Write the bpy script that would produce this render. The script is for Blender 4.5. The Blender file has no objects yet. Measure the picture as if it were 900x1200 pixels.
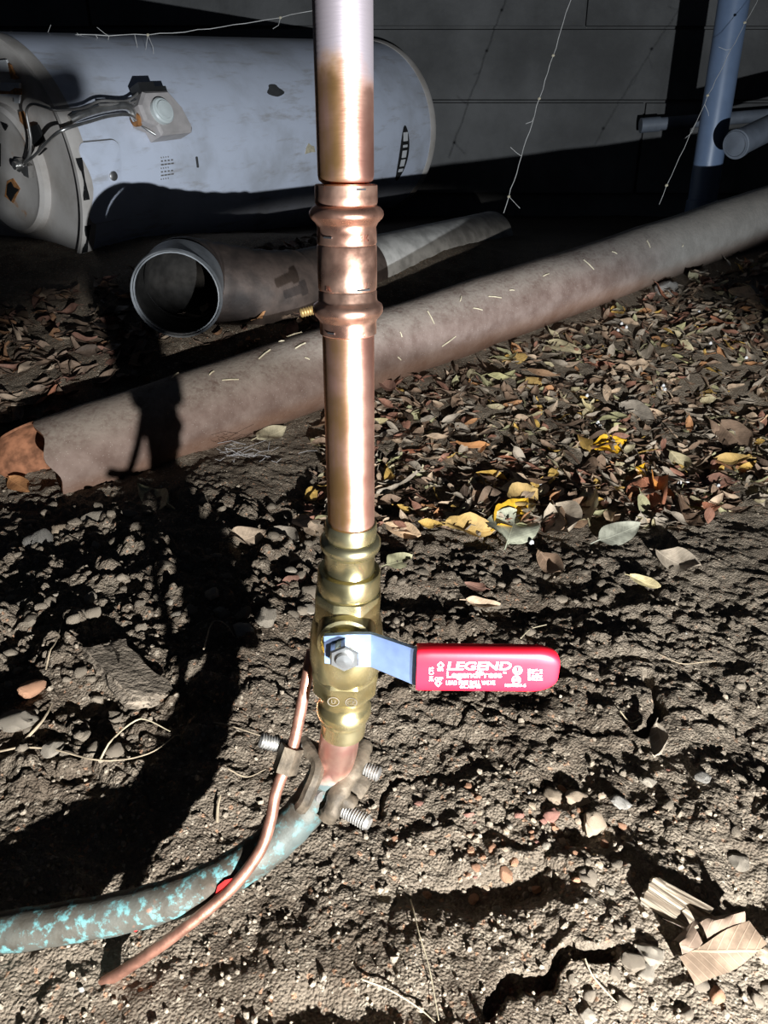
import bpy, math, random
import numpy as np
from mathutils import Vector, Matrix, Euler, noise as mnoise

C = bpy.context.scene.collection
scene = bpy.context.scene
rnd = random.Random(7)
PI = math.pi

# ------------------------------------------------------------------ camera, world, light, exposure
F = 900.0                      # focal length in pixels of the 900x1200 frame
PITCH = math.radians(24.5)
CP, SP = math.cos(PITCH), math.sin(PITCH)
CZ = 0.42                      # camera height above the low soil in front of it

cam_d = bpy.data.cameras.new('camera')
cam_d.sensor_fit = 'AUTO'; cam_d.sensor_width = 36.0; cam_d.lens = 27.0
cam_d.clip_start = 0.01; cam_d.clip_end = 50
cam = bpy.data.objects.new('camera', cam_d); C.objects.link(cam)
cam.location = (0, 0, CZ); cam.rotation_euler = (PI / 2 - PITCH, 0, 0)
scene.camera = cam

world = bpy.data.worlds.new('world'); scene.world = world
world.use_nodes = True
bg = world.node_tree.nodes['Background']
bg.inputs['Color'].default_value = (0.45, 0.58, 0.85, 1)
bg.inputs['Strength'].default_value = 0.018

def lamp(name, loc, aim_az, aim_el, half, blend, watts, size, col):
    """a hand torch: spot light aimed by compass angle (from straight ahead, + right) and elevation"""
    d = bpy.data.lights.new(name, 'SPOT'); d.energy = watts; d.shadow_soft_size = size; d.color = col
    d.spot_size = math.radians(2 * half); d.spot_blend = blend
    o = bpy.data.objects.new(name, d); C.objects.link(o); o.location = loc
    az, el = math.radians(aim_az), math.radians(aim_el)
    v = Vector((math.sin(az) * math.cos(el), math.cos(az) * math.cos(el), math.sin(el)))
    o.rotation_euler = v.to_track_quat('-Z', 'Y').to_euler(); return o
# torch in the hand, pointing down at the valve and the soil
lamp('hand_torch', (0.267, -0.350, 0.212), -8, -45, 48, .09, 126.0, .006, (1.0, .975, .93))
# cooler lamp standing low at the right, pointing up at the riser, the heater and the back wall
lamp('work_lamp', (0.41, -0.40, 0.03), -9, 54, 51, .05, 180.0, .010, (.86, .93, 1.0))

vs = scene.view_settings
vs.view_transform = 'Standard'; vs.look = 'None'; vs.gamma = 1.0; vs.exposure = 0.0
vs.use_curve_mapping = False
scene.display_settings.display_device = 'sRGB'

# ------------------------------------------------------------------ measuring helpers
def cp(px, py, z):
    """a point seen at (px, py) at depth z along the optical axis, in world metres"""
    x = (px - 450) / F * z; y = (py - 600) / F * z
    return Vector((x, z * CP - y * SP, CZ - (y * CP + z * SP)))

def ray(px, py):
    return (cp(px, py, 1.0) - Vector((0, 0, CZ)))

def project(x, y, z):
    dz = z - CZ
    zc = y * CP - dz * SP
    yc = -y * SP - dz * CP
    return 450 + F * x / zc, 600 + F * yc / zc

# ------------------------------------------------------------------ numpy noise
def _hash(ix, iy, seed):
    h = (ix.astype(np.int64) * 374761393 + iy.astype(np.int64) * 668265263 + seed * 974711) & 0xFFFFFFFF
    h = ((h ^ (h >> 13)) * 1274126177) & 0xFFFFFFFF
    h = (h ^ (h >> 16))
    h = (h * 2246822519) & 0xFFFFFFFF
    h = h ^ (h >> 15)
    return (h & 0xFFFFFF).astype(np.float32) / 16777216.0

def vnoise(x, y, seed):
    ix = np.floor(x); iy = np.floor(y)
    fx = (x - ix).astype(np.float32); fy = (y - iy).astype(np.float32)
    fx = fx * fx * fx * (fx * (fx * 6 - 15) + 10); fy = fy * fy * fy * (fy * (fy * 6 - 15) + 10)
    a = _hash(ix, iy, seed); b = _hash(ix + 1, iy, seed)
    c = _hash(ix, iy + 1, seed); d = _hash(ix + 1, iy + 1, seed)
    return (a + (b - a) * fx) * (1 - fy) + (c + (d - c) * fx) * fy - 0.5

def fbm(x, y, seed, octs=4, gain=0.5):
    s = 0; a = 1.0
    for o in range(octs):
        s = s + a * vnoise(x + 13.7 * o, y - 7.3 * o, seed + o); a *= gain
        x = x * 2.03; y = y * 2.03
    return s

def worley(x, y, seed):
    ix = np.floor(x); iy = np.floor(y)
    f1 = np.full(x.shape, 9.0, np.float32); f2 = f1.copy(); cid = np.zeros(x.shape, np.float32)
    for dx in (-1, 0, 1):
        for dy in (-1, 0, 1):
            cx = ix + dx; cy = iy + dy
            ex = cx + 0.1 + 0.8 * _hash(cx, cy, seed) - x
            ey = cy + 0.1 + 0.8 * _hash(cx, cy, seed + 91) - y
            d = np.sqrt(ex * ex + ey * ey).astype(np.float32)
            near = d < f1
            f2 = np.where(near, f1, np.minimum(f2, d))
            cid = np.where(near, _hash(cx, cy, seed + 177), cid)
            f1 = np.where(near, d, f1)
    return f1, f2, cid

def sstep(a, b, x):
    t = np.clip((x - a) / (b - a), 0, 1)
    return t * t * (3 - 2 * t)

# ------------------------------------------------------------------ ground heights
YN = [-1, 0.25, 0.55, 0.85, 1.07, 1.30, 1.79, 2.1, 2.6, 6]
ZN = [0.0, 0.0, 0.0, 0.0, 0.012, 0.085, 0.245, 0.255, 0.25, 0.25]
def base_h(x, y):
    x = np.asarray(x, dtype=np.float64); y = np.asarray(y, dtype=np.float64)
    h = 0
    for k in (-0.08, -0.04, 0, 0.04, 0.08):
        h = h + np.interp(y + k, YN, ZN) / 5
    yp = 1.075 + (x + 0.319) * 0.632                     # line of the long pipe
    h = h + 0.06 * sstep(0.05, 0.24, y - yp) * sstep(0.35, -0.15, x) * sstep(2.2, 1.4, y)
    h = h + 0.012 * np.exp(-((x + 0.31) / 0.15) ** 2 - ((y - 0.26) / 0.17) ** 2)
    h = h + 0.032 * np.exp(-((x + 0.25) / 0.22) ** 2 - ((y - 0.56) / np.where(y < .56, .19, .60)) ** 2)      # low swell left of the riser
    return h

def at(px, py, fn=None):
    """where the ray of (px, py) meets the smooth ground"""
    d = ray(px, py); t0 = 0.25
    ts = np.concatenate([np.arange(0.25, 1.2, 0.004), np.arange(1.2, 5, 0.02)])
    X = d.x * ts; Y = d.y * ts; Z = CZ + d.z * ts
    below = np.nonzero(Z < (fn or base_h)(X, Y))[0]
    i = below[0] if len(below) else len(ts) - 1
    return Vector((X[i], Y[i], Z[i]))

def at_xy(pts):
    return [tuple(at(*p))[:2] for p in pts]

CRACKS = [(at_xy([(572, 1184), (592, 1165), (612, 1154), (642, 1152), (655, 1128), (664, 1124), (684, 1130), (712, 1129)]), 0.0042, 0.03),
          (at_xy([(752, 868), (762, 858), (772, 842), (768, 822), (758, 800)]), 0.004, 0.03),
          (at_xy([(446, 952), (452, 930), (470, 915), (500, 905)]), 0.0016, 0.008),
          (at_xy([(560, 830), (600, 850), (660, 868), (720, 872)]), 0.0014, 0.007),
          (at_xy([(30, 720), (60, 690), (110, 665)]), 0.003, 0.02)]
PITS = []
for (px, py, sx, sy, dep) in [(590, 1040, .036, .012, .026), (500, 1045, .022, .012, .014), (660, 925, .022, .02, .016),
                              (380, 1192, .04, .014, .02), (112, 838, .024, .016, .024), 
                              (880, 1060, .02, .02, .02), (690, 985, .03, .014, .014),
                              (30, 680, .05, .03, .010), (150, 655, .06, .02, .012), (350, 610, .05, .03, .012),
                              (470, 705, .05, .02, .02), (600, 715, .06, .02, .018), (20, 760, .03, .03, .01),
                              (300, 640, .04, .02, .006), (640, 1150, .02, .01, .004), (800, 480, .10, .05, .03),
                              (500, 560, .08, .04, .02)]:
    p = at(px, py); PITS.append((p.x, p.y, sx, sy, dep))
RUBBLE = [(at(px, py), r, a) for (px, py, r, a) in [(80, 640, .20, .7), (240, 660, .16, .6), (60, 820, .12, .7), (540, 710, .20, .6),
          (330, 640, .12, .7), (150, 870, .06, .5), (640, 980, .06, .5), (780, 720, .2, .4), (850, 1000, .07, .5), (20, 720, .15, .6)]]

def full_h(x, y, fine=True):
    x = np.asarray(x, dtype=np.float64); y = np.asarray(y, dtype=np.float64)
    h = base_h(x, y)
    far = sstep(1.9, 1.3, y)
    h = h + (0.013 * fbm(x * 5, y * 5, 3, 3) + 0.007 * fbm(x * 17, y * 17, 11, 3)) * (0.4 + 0.6 * far)
    rub = 0.05
    for (p, r, a) in RUBBLE:
        rub = rub + a * np.exp(-((x - p.x) ** 2 + (y - p.y) ** 2) / (r * r))
    rub = np.clip(rub * (0.75 + 1.0 * fbm(x * 14, y * 14, 29, 2)), 0.0, 1.1)
    for (cx, cy, sx, sy, dep) in PITS:
        wob = 1 + 0.8 * fbm(x * 30 + cx, y * 30, 41, 2)
        h = h - .6 * dep * np.exp(-(((x - cx) / sx) ** 2 + ((y - cy) / sy) ** 2) * wob)
    wx = x + 0.010 * fbm(x * 40, y * 40, 51, 2); wy = y + 0.010 * fbm(x * 40, y * 40, 61, 2)
    f1, f2, cid = worley(wx * 38, wy * 38, 5)
    dome = np.clip(1 - (f1 / 0.62) ** 2, 0, 1) ** .7 * np.clip(cid * 1.6 - 0.45, 0, 1)
    h = h + 0.010 * rub * dome
    f1, f2, cid = worley(wx * 95 + 3, wy * 95, 6)
    h = h + (0.0060 * rub + 0.0005) * np.sqrt(np.clip(1 - (f1 / 0.66) ** 2, 0, 1)) * np.clip(cid * 1.5 - 0.3, 0, 1)
    if fine:
        f1, f2, cid = worley(wx * 230 + 5, wy * 230, 8)
        h = h + (0.0014 * rub + 0.0006) * np.sqrt(np.clip(1 - (f1 / 0.7) ** 2, 0, 1)) * cid
        h = h + 0.0016 * fbm(x * 160, y * 160, 71, 3) * far
    h = h + 0.007 * fbm(x * 55, y * 55, 81, 3) * (0.28 + 0.72 * rub) * far
    ux = x + 0.006 * fbm(x * 60, y * 60, 91, 3); uy = y + 0.006 * fbm(x * 60, y * 60, 95, 3)
    for (pts, w, dep) in CRACKS:
        dmin = np.full(x.shape, 9.0)
        for (a, b) in zip(pts[:-1], pts[1:]):
            ax, ay = a; bx, by = b; L2 = (bx - ax) ** 2 + (by - ay) ** 2
            t = np.clip(((ux - ax) * (bx - ax) + (uy - ay) * (by - ay)) / L2, 0, 1)
            dmin = np.minimum(dmin, np.hypot(ux - ax - t * (bx - ax), uy - ay - t * (by - ay)))
        h = h - .6 * dep * np.exp(-(dmin / w) ** 4)
    return h

def gz(x, y):
    return float(full_h(np.array([x]), np.array([y]))[0])

def on(px, py, dz=0.0):
    p = at(px, py); d = ray(px, py)
    for _ in range(5):                         # meet the rough surface instead of the smooth one
        t = (gz(p.x, p.y) - CZ) / d.z; q = Vector((d.x * t, d.y * t, CZ + d.z * t)); p = p.lerp(q, .7)
    p.z = gz(p.x, p.y) + dz
    return p

# ------------------------------------------------------------------ object helpers
MW = {}                                    # world matrices of things
def tag(o, label=None, cat=None, group=None, kind=None):
    if label: o['label'] = label
    if cat: o['category'] = cat
    if group: o['group'] = group
    if kind: o['kind'] = kind
    return o

def thing(name, label, cat, loc=(0, 0, 0), group=None, mat4=None):
    o = bpy.data.objects.new(name, None); C.objects.link(o)
    o.empty_display_size = 0.02
    m = mat4 if mat4 is not None else Matrix.Translation(Vector(loc))
    o.matrix_world = m; MW[o.name] = m.copy()
    return tag(o, label, cat, group)

class MB:
    """collects shapes given in world coordinates"""
    def __init__(self): self.v = []; self.f = []
    def add(self, vs, fs):
        n = len(self.v); self.v += [Vector(p) for p in vs]; self.f += [tuple(i + n for i in f) for f in fs]
        return self
    def box(self, c, s, rot=None, jit=0.0, r=None):
        rot = rot or Matrix.Identity(3); c = Vector(c); vs = []
        for k in (-.5, .5):
            for j in (-.5, .5):
                for i in (-.5, .5):
                    p = Vector((i * s[0], j * s[1], k * s[2]))
                    if jit: p += Vector((rnd.uniform(-jit, jit), rnd.uniform(-jit, jit), rnd.uniform(-jit, jit)))
                    vs.append(c + rot @ p)
        return self.add(vs, [(0, 2, 3, 1), (4, 5, 7, 6), (0, 1, 5, 4), (2, 6, 7, 3), (0, 4, 6, 2), (1, 3, 7, 5)])
    def lathe(self, prof, origin, axis, seg=40, ref=None, closed=False, seg_shape=None):
        """prof: list of (distance along axis, radius)"""
        a = Vector(axis).normalized(); r0 = Vector(ref) if ref else (Vector((0, 0, 1)) if abs(a.z) < .9 else Vector((1, 0, 0)))
        e1 = (r0 - a * r0.dot(a)).normalized(); e2 = a.cross(e1); o = Vector(origin); vs = []; fs = []
        for (d, r) in prof:
            for k in range(seg):
                t = 2 * PI * k / seg; rr = r * (seg_shape(t, d) if seg_shape else 1)
                vs.append(o + a * d + (e1 * math.cos(t) + e2 * math.sin(t)) * rr)
        n = len(prof)
        for i in range(n - 1 + (1 if closed else 0)):
            for k in range(seg):
                i2 = (i + 1) % n; k2 = (k + 1) % seg
                fs.append((i * seg + k, i * seg + k2, i2 * seg + k2, i2 * seg + k))
        if not closed:
            if prof[0][1] > 1e-6: fs.append(tuple(range(seg - 1, -1, -1)))
            if prof[-1][1] > 1e-6: fs.append(tuple((n - 1) * seg + k for k in range(seg)))
        return self.add(vs, fs)
    def tube(self, pts, rad, seg=16, caps=True, shape=None):
        pts = [Vector(p) for p in pts]; n = len(pts)
        rads = rad if isinstance(rad, (list, tuple)) else [rad] * n
        tans = [((pts[min(i + 1, n - 1)] - pts[max(i - 1, 0)]).normalized()) for i in range(n)]
        u = Vector((0, 0, 1)) if abs(tans[0].z) < .9 else Vector((1, 0, 0))
        vs = []; fs = []
        for i in range(n):
            u = (u - tans[i] * u.dot(tans[i])).normalized(); w = tans[i].cross(u)
            for k in range(seg):
                t = 2 * PI * k / seg; r = rads[i] * (shape(t, i) if shape else 1)
                vs.append(pts[i] + (u * math.cos(t) + w * math.sin(t)) * r)
        for i in range(n - 1):
            for k in range(seg):
                k2 = (k + 1) % seg
                fs.append((i * seg + k, i * seg + k2, (i + 1) * seg + k2, (i + 1) * seg + k))
        if caps:
            fs.append(tuple(range(seg - 1, -1, -1))); fs.append(tuple((n - 1) * seg + k for k in range(seg)))
        return self.add(vs, fs)
    def sweep(self, pts, normal, prof, caps=True):
        """sweep a 2-D profile (along normal, across) down a path"""
        pts = [Vector(p) for p in pts]; n = len(pts); m = len(prof); nr = Vector(normal).normalized(); vs = []; fs = []
        for i in range(n):
            t = (pts[min(i + 1, n - 1)] - pts[max(i - 1, 0)]).normalized()
            N = (nr - t * nr.dot(t)).normalized(); W = t.cross(N)
            for (a, b) in prof: vs.append(pts[i] + N * a + W * b)
        for i in range(n - 1):
            for k in range(m):
                k2 = (k + 1) % m
                fs.append((i * m + k, i * m + k2, (i + 1) * m + k2, (i + 1) * m + k))
        if caps:
            fs.append(tuple(range(m - 1, -1, -1))); fs.append(tuple((n - 1) * m + k for k in range(m)))
        return self.add(vs, fs)
    def prism(self, poly, thick, origin, ex, ey, bevel=0.0):
        """extrude a 2-D outline lying in (ex, ey) by thick along ex x ey"""
        ex = Vector(ex).normalized(); ey = Vector(ey).normalized(); nz = ex.cross(ey); o = Vector(origin); n = len(poly)
        cx = sum(p[0] for p in poly) / n; cy = sum(p[1] for p in poly) / n
        def ring(z, ins):
            out = []
            for (a, b) in poly:
                dx, dy = a - cx, b - cy; L = math.hypot(dx, dy) or 1; s = max(0.0, (L - ins) / L)
                out.append(o + ex * (cx + dx * s) + ey * (cy + dy * s) + nz * z)
            return out
        rings = [ring(0, bevel), ring(bevel, 0), ring(thick - bevel, 0), ring(thick, bevel)] if bevel else [ring(0, 0), ring(thick, 0)]
        vs = [p for r in rings for p in r]; fs = []
        for i in range(len(rings) - 1):
            for k in range(n):
                k2 = (k + 1) % n; fs.append((i * n + k, i * n + k2, (i + 1) * n + k2, (i + 1) * n + k))
        fs.append(tuple(range(n - 1, -1, -1))); fs.append(tuple((len(rings) - 1) * n + k for k in range(n)))
        return self.add(vs, fs)
    def build(self, name, mat, parent=None, root=None, smooth=True, sharp=40, loc=None):
        """ONE mesh object; parent is a thing or a part of the thing `root`"""
        if parent is not None:
            rt = root or parent; m = MW[rt.name]
        else:
            m = Matrix.Translation(Vector(loc)) if loc is not None else Matrix.Identity(4)
        inv = m.inverted()
        me = bpy.data.meshes.new(name)
        me.from_pydata([tuple(inv @ p) for p in self.v], [], self.f)
        me.validate()
        if smooth:
            me.polygons.foreach_set('use_smooth', [True] * len(me.polygons))
            if sharp: me.set_sharp_from_angle(angle=math.radians(sharp))
        if mat: me.materials.append(mat)
        o = bpy.data.objects.new(name, me); C.objects.link(o)
        if parent is not None: o.parent = parent
        else: o.matrix_world = m
        return o

def link(name, me, parent=None, loc=None, rot=None, scale=None):
    o = bpy.data.objects.new(name, me); C.objects.link(o)
    if parent: o.parent = parent
    if loc is not None: o.location = loc
    if rot is not None: o.rotation_euler = rot
    if scale is not None: o.scale = scale if hasattr(scale, '__len__') else (scale,) * 3
    return o

def spline(pts, n=8):
    pts = [Vector(p) for p in pts]; out = []
    P = [pts[0] * 2 - pts[1]] + pts + [pts[-1] * 2 - pts[-2]]
    for i in range(1, len(P) - 2):
        for k in range(n):
            t = k / n; a, b, c, d = P[i - 1], P[i], P[i + 1], P[i + 2]
            out.append(0.5 * ((2 * b) + (c - a) * t + (2 * a - 5 * b + 4 * c - d) * t * t + (3 * b - a - 3 * c + d) * t ** 3))
    out.append(pts[-1]); return out

def text_mesh(txt, heavy=0.0, shear=0.0, name='lettering'):
    c = bpy.data.curves.new(name, 'FONT'); c.body = txt; c.size = 1.0; c.offset = heavy; c.shear = shear
    ob = bpy.data.objects.new(name, c); C.objects.link(ob)
    bpy.context.view_layer.update()
    me = bpy.data.meshes.new_from_object(ob.evaluated_get(bpy.context.evaluated_depsgraph_get())); bpy.data.objects.remove(ob); bpy.data.curves.remove(c)
    xs = [v.co.x for v in me.vertices]; ys = [v.co.y for v in me.vertices]
    me.name = name; return me, min(xs), max(xs), min(ys), max(ys)

# ------------------------------------------------------------------ materials
class NT:
    def __init__(self, name):
        self.m = bpy.data.materials.new(name); self.m.use_nodes = True
        self.t = self.m.node_tree; self.n = self.t.nodes; self.l = self.t.links
        self.b = self.n['Principled BSDF']
    def node(self, typ, **kw):
        nd = self.n.new(typ)
        for k, v in kw.items(): setattr(nd, k, v)
        return nd
    def set(self, sock, val):
        if hasattr(val, 'is_output') or isinstance(val, bpy.types.NodeSocket): self.l.new(val, sock)
        elif isinstance(val, (tuple, list)) and len(val) == 3 and sock.type == 'RGBA': sock.default_value = (*val, 1)
        else: sock.default_value = val
    def coord(self, kind='Object', scale=(1, 1, 1)):
        c = self.node('ShaderNodeTexCoord'); mp = self.node('ShaderNodeMapping'); mp.inputs['Scale'].default_value = scale
        self.l.new(c.outputs[kind], mp.inputs['Vector']); return mp.outputs['Vector']
    def noise(self, vec, scale, detail=4, rough=.55, dist=0):
        nd = self.node('ShaderNodeTexNoise'); self.l.new(vec, nd.inputs['Vector'])
        nd.inputs['Scale'].default_value = scale; nd.inputs['Detail'].default_value = detail
        nd.inputs['Roughness'].default_value = rough; nd.inputs['Distortion'].default_value = dist
        return nd.outputs['Fac']
    def voro(self, vec, scale, out='Distance', feature='F1'):
        nd = self.node('ShaderNodeTexVoronoi'); nd.feature = feature; self.l.new(vec, nd.inputs['Vector'])
        nd.inputs['Scale'].default_value = scale; return nd.outputs[out]
    def ramp(self, fac, a, b, va=0.0, vb=1.0):
        nd = self.node('ShaderNodeMapRange'); nd.interpolation_type = 'SMOOTHSTEP'
        self.set(nd.inputs[0], fac); nd.inputs[1].default_value = a; nd.inputs[2].default_value = b
        nd.inputs[3].default_value = va; nd.inputs[4].default_value = vb; return nd.outputs[0]
    def mix(self, fac, a, b, mode='MIX'):
        nd = self.node('ShaderNodeMix', data_type='RGBA', blend_type=mode)
        self.set(nd.inputs[0], fac); self.set(nd.inputs[6], a); self.set(nd.inputs[7], b); return nd.outputs[2]
    def math(self, op, a, b=0.0, clamp=False):
        nd = self.node('ShaderNodeMath', operation=op, use_clamp=clamp); self.set(nd.inputs[0], a); self.set(nd.inputs[1], b); return nd.outputs[0]
    def sep(self, vec):
        nd = self.node('ShaderNodeSeparateXYZ'); self.l.new(vec, nd.inputs[0]); return nd.outputs
    def bump(self, h, strength=.3, dist=.001, normal=None):
        nd = self.node('ShaderNodeBump'); self.set(nd.inputs['Height'], h)
        nd.inputs['Strength'].default_value = strength; nd.inputs['Distance'].default_value = dist
        self.l.new(nd.outputs[0], self.b.inputs['Normal']); return nd
    def out(self, color=None, rough=None, metal=None, spec=None):
        if color is not None: self.set(self.b.inputs['Base Color'], color)
        if rough is not None: self.set(self.b.inputs['Roughness'], rough)
        if metal is not None: self.set(self.b.inputs['Metallic'], metal)
        if spec is not None: self.b.inputs['Specular IOR Level'].default_value = spec
        return self.m

def plain(name, col, rough=.6, metal=0.0, spec=.5, var=.25, nscale=40, bump=.15, bdist=.0008):
    t = NT(name); v = t.coord(); n = t.noise(v, nscale, 5)
    dark = tuple(c * (1 - var) for c in col); lite = tuple(min(1, c * (1 + var)) for c in col)
    t.out(t.mix(t.ramp(n, .3, .7), dark, lite), rough, metal, spec)
    if bump: t.bump(t.noise(v, nscale * 3, 4), bump, bdist)
    return t.m

def mat_soil():
    t = NT('dry_soil'); v = t.coord('Object')
    a = t.noise(v, 3.5, 4); b = t.noise(v, 28, 5); g = t.voro(v, 420, 'Color')
    gs = t.sep(g)
    col = t.mix(t.ramp(a, .38, .62), (.105, .082, .062), (.21, .175, .138))
    col = t.mix(t.ramp(b, .3, .75, 0, .6), col, (.255, .220, .175))
    col = t.mix(t.ramp(gs[0], .90, .97, 0, .65), col, (.42, .37, .30))
    col = t.mix(t.ramp(gs[1], .955, .98, 0, .6), col, (.46, .26, .16))
    col = t.mix(t.ramp(gs[2], .0, .22, .45, 0), col, (.07, .055, .04))
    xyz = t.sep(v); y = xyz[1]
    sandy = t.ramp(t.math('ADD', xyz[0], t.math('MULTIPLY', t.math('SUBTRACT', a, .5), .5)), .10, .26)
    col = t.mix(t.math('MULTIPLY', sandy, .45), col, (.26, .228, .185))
    col = t.mix(t.ramp(y, 1.7, 2.2), col, (.045, .036, .030))      # shade at the back of the crawl space, painted into the soil colour
    t.out(col, .95, 0, .12)
    h = t.math('ADD', t.noise(v, 300, 5, .65), t.math('MULTIPLY', t.voro(v, 520), -.6))
    t.bump(h, 1.0, .0034); return t.m

def mat_copper():
    t = NT('copper_pipe_metal'); v = t.coord('Object'); s = t.sep(v)
    z = s[2]
    streak = t.noise(t.coord('Object', (1, 1, .06)), 260, 3); mott = t.noise(v, 45, 4)
    pink = (.80, .37, .27); gold = (.85, .46, .18); dull = (.37, .31, .32)
    warm = t.mix(t.ramp(t.math('ADD', s[0], t.math('MULTIPLY', t.math('SUBTRACT', streak, .5), .010)), .004, -.004), pink, gold)
    col = t.mix(t.ramp(t.math('ADD', mott, t.math('MULTIPLY', streak, .5)), .55, .95), warm, (.87, .49, .36))
    up = t.ramp(t.math('ADD', z, t.math('MULTIPLY', t.math('SUBTRACT', mott, .5), .03)), COP_Z - RB.z - .004, COP_Z - RB.z + .008)
    col = t.mix(up, col, dull)
    t.out(col, t.mix(up, t.ramp(mott, .3, .7, .30, .40), (.5,) * 3), t.mix(up, (.95,) * 3, (.65,) * 3))
    hs = t.noise(t.coord('Object', (.15, .15, 1)), 900, 3)
    t.bump(t.math('ADD', hs, t.math('MULTIPLY', mott, .6)), .12, .0006); return t.m

RB = Vector((0, 0, CZ + .33 * math.tan(-(PITCH + math.atan((628 - 600) / F)))))
COP_Z = CZ + .33 * math.tan(-(PITCH + math.atan((88 - 600) / F)))

def mat_fitting():
    t = NT('pressed_copper_metal'); v = t.coord(); m = t.noise(v, 120, 5); n = t.noise(v, 30, 3)
    col = t.mix(t.ramp(n, .35, .65), (.76, .37, .25), (.88, .53, .38))
    t.out(col, t.ramp(m, .3, .7, .26, .42), .96); t.bump(m, .18, .0006); return t.m

def mat_brass():
    t = NT('brass_metal'); v = t.coord(); m = t.noise(v, 260, 4); n = t.noise(v, 40, 3)
    col = t.mix(t.ramp(n, .3, .7), (.70, .57, .26), (.86, .75, .44))
    t.out(col, t.ramp(n, .3, .7, .20, .31), .97); t.bump(m, .10, .0005); return t.m

def mat_patina():
    t = NT('patinated_copper'); v = t.coord(); m = t.noise(v, 38, 6, .6, .4); n = t.noise(v, 140, 5, .65); k = t.noise(v, 22, 3)
    col = t.mix(t.ramp(m, .38, .60), (.060, .050, .038), (.105, .105, .092))
    px = t.ramp(t.sep(v)[0], -.04, .02)
    col = t.mix(t.ramp(n, .50, .66, 0, .85), col, t.mix(px, (.17, .44, .47), (.075, .17, .18)))
    xz = t.sep(v)
    col = t.mix(t.math('MULTIPLY', t.ramp(k, .45, .62), t.ramp(xz[0], -.03, .03, .12, .9)), col, (.085, .125, .13))
    col = t.mix(t.ramp(t.noise(v, 60, 2), .68, .74, 0, .8), col, (.36, .16, .10))
    t.out(col, .62, .25, .4); t.bump(t.math('ADD', n, m), .5, .0012); return t.m

def mat_stub():
    t = NT('bright_to_green_copper'); v = t.coord(); s = t.sep(v); n = t.noise(v, 90, 4)
    w = t.math('ADD', s[2], t.math('MULTIPLY', t.math('SUBTRACT', n, .5), .016))
    f = t.ramp(w, STUB_Z - TB3.z - .003, STUB_Z - TB3.z + .003)
    col = t.mix(f, t.mix(t.ramp(n, .4, .6), (.08, .12, .125), (.12, .15, .15)), t.mix(t.ramp(n, .35, .65), (.80, .42, .36), (.90, .58, .48)))
    t.out(col, t.mix(f, (.65,) * 3, (.36,) * 3), t.mix(f, (.15,) * 3, (.95,) * 3)); t.bump(n, .2, .0007); return t.m
STUB_Z = cp(395, 898, .445).z; TB3 = cp(347, 962, .4470)

def mat_rustpipe():
    t = NT('rusty_dusty_iron'); v = t.coord(); s = t.sep(v)
    n = t.noise(v, 30, 6, .6); f = t.noise(v, 170, 5, .65); big = t.noise(v, 5, 3)
    along = t.math('ADD', s[0], t.math('MULTIPLY', t.math('SUBTRACT', big, .5), .25))
    rust = t.mix(t.ramp(n, .25, .8), (.12, .078, .064), (.23, .175, .152))
    grey = t.mix(t.ramp(n, .35, .7), (.215, .198, .175), (.275, .255, .228))
    col = t.mix(t.ramp(along, .38, .62), rust, grey)
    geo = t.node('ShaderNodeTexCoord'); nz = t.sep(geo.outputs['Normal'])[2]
    dust = t.math('MULTIPLY', t.ramp(nz, .2, .9), t.ramp(t.math('ADD', t.math('MULTIPLY', f, .6), t.math('MULTIPLY', n, .4)), .3, .6))
    col = t.mix(t.math('MULTIPLY', dust, .75), col, (.30, .265, .225))
    col = t.mix(t.ramp(t.voro(v, 240), .16, .08, 0, .45), col, (.45, .42, .38))
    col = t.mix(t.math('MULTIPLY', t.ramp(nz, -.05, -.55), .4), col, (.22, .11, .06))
    t.out(col, .75, .12, .35); t.bump(t.math('ADD', f, n), .6, .0016); return t.m

def mat_tank():
    t = NT('white_enamel_jacket'); v = t.coord(); n = t.noise(v, 7, 5, .6); sc = t.noise(t.coord('Object', (.25, 1, 1)), 40, 5, .65)
    col = t.mix(t.ramp(n, .40, .72), (.62, .66, .76), (.47, .49, .54))
    col = t.mix(t.ramp(sc, .52, .74, 0, .6), col, (.33, .30, .27))
    t.out(col, .32, 0, .5); t.bump(t.noise(v, 14, 3), .06, .004); return t.m

def mat_cap():
    t = NT('beige_enamel_end'); v = t.coord(); n = t.noise(v, 12, 5, .6)
    col = t.mix(t.ramp(n, .35, .7), (.50, .46, .42), (.36, .32, .28))
    col = t.mix(t.ramp(t.noise(v, 16, 4), .66, .74, 0, .8), col, (.36, .17, .06))
    t.out(col, .45, 0, .4); return t.m

def mat_wall():
    t = NT('old_concrete'); v = t.coord(); n = t.noise(v, 2.2, 6, .62); f = t.noise(v, 60, 4); st = t.noise(t.coord('Object', (1, 1, .25)), 7, 4)
    col = t.mix(t.ramp(n, .32, .68), (.070, .069, .067), (.140, .138, .135))
    col = t.mix(t.ramp(st, .55, .72, 0, .6), col, (.06, .058, .056))
    t.out(col, .92, 0, .2); t.bump(t.math('ADD', f, n), .5, .006); return t.m

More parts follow.
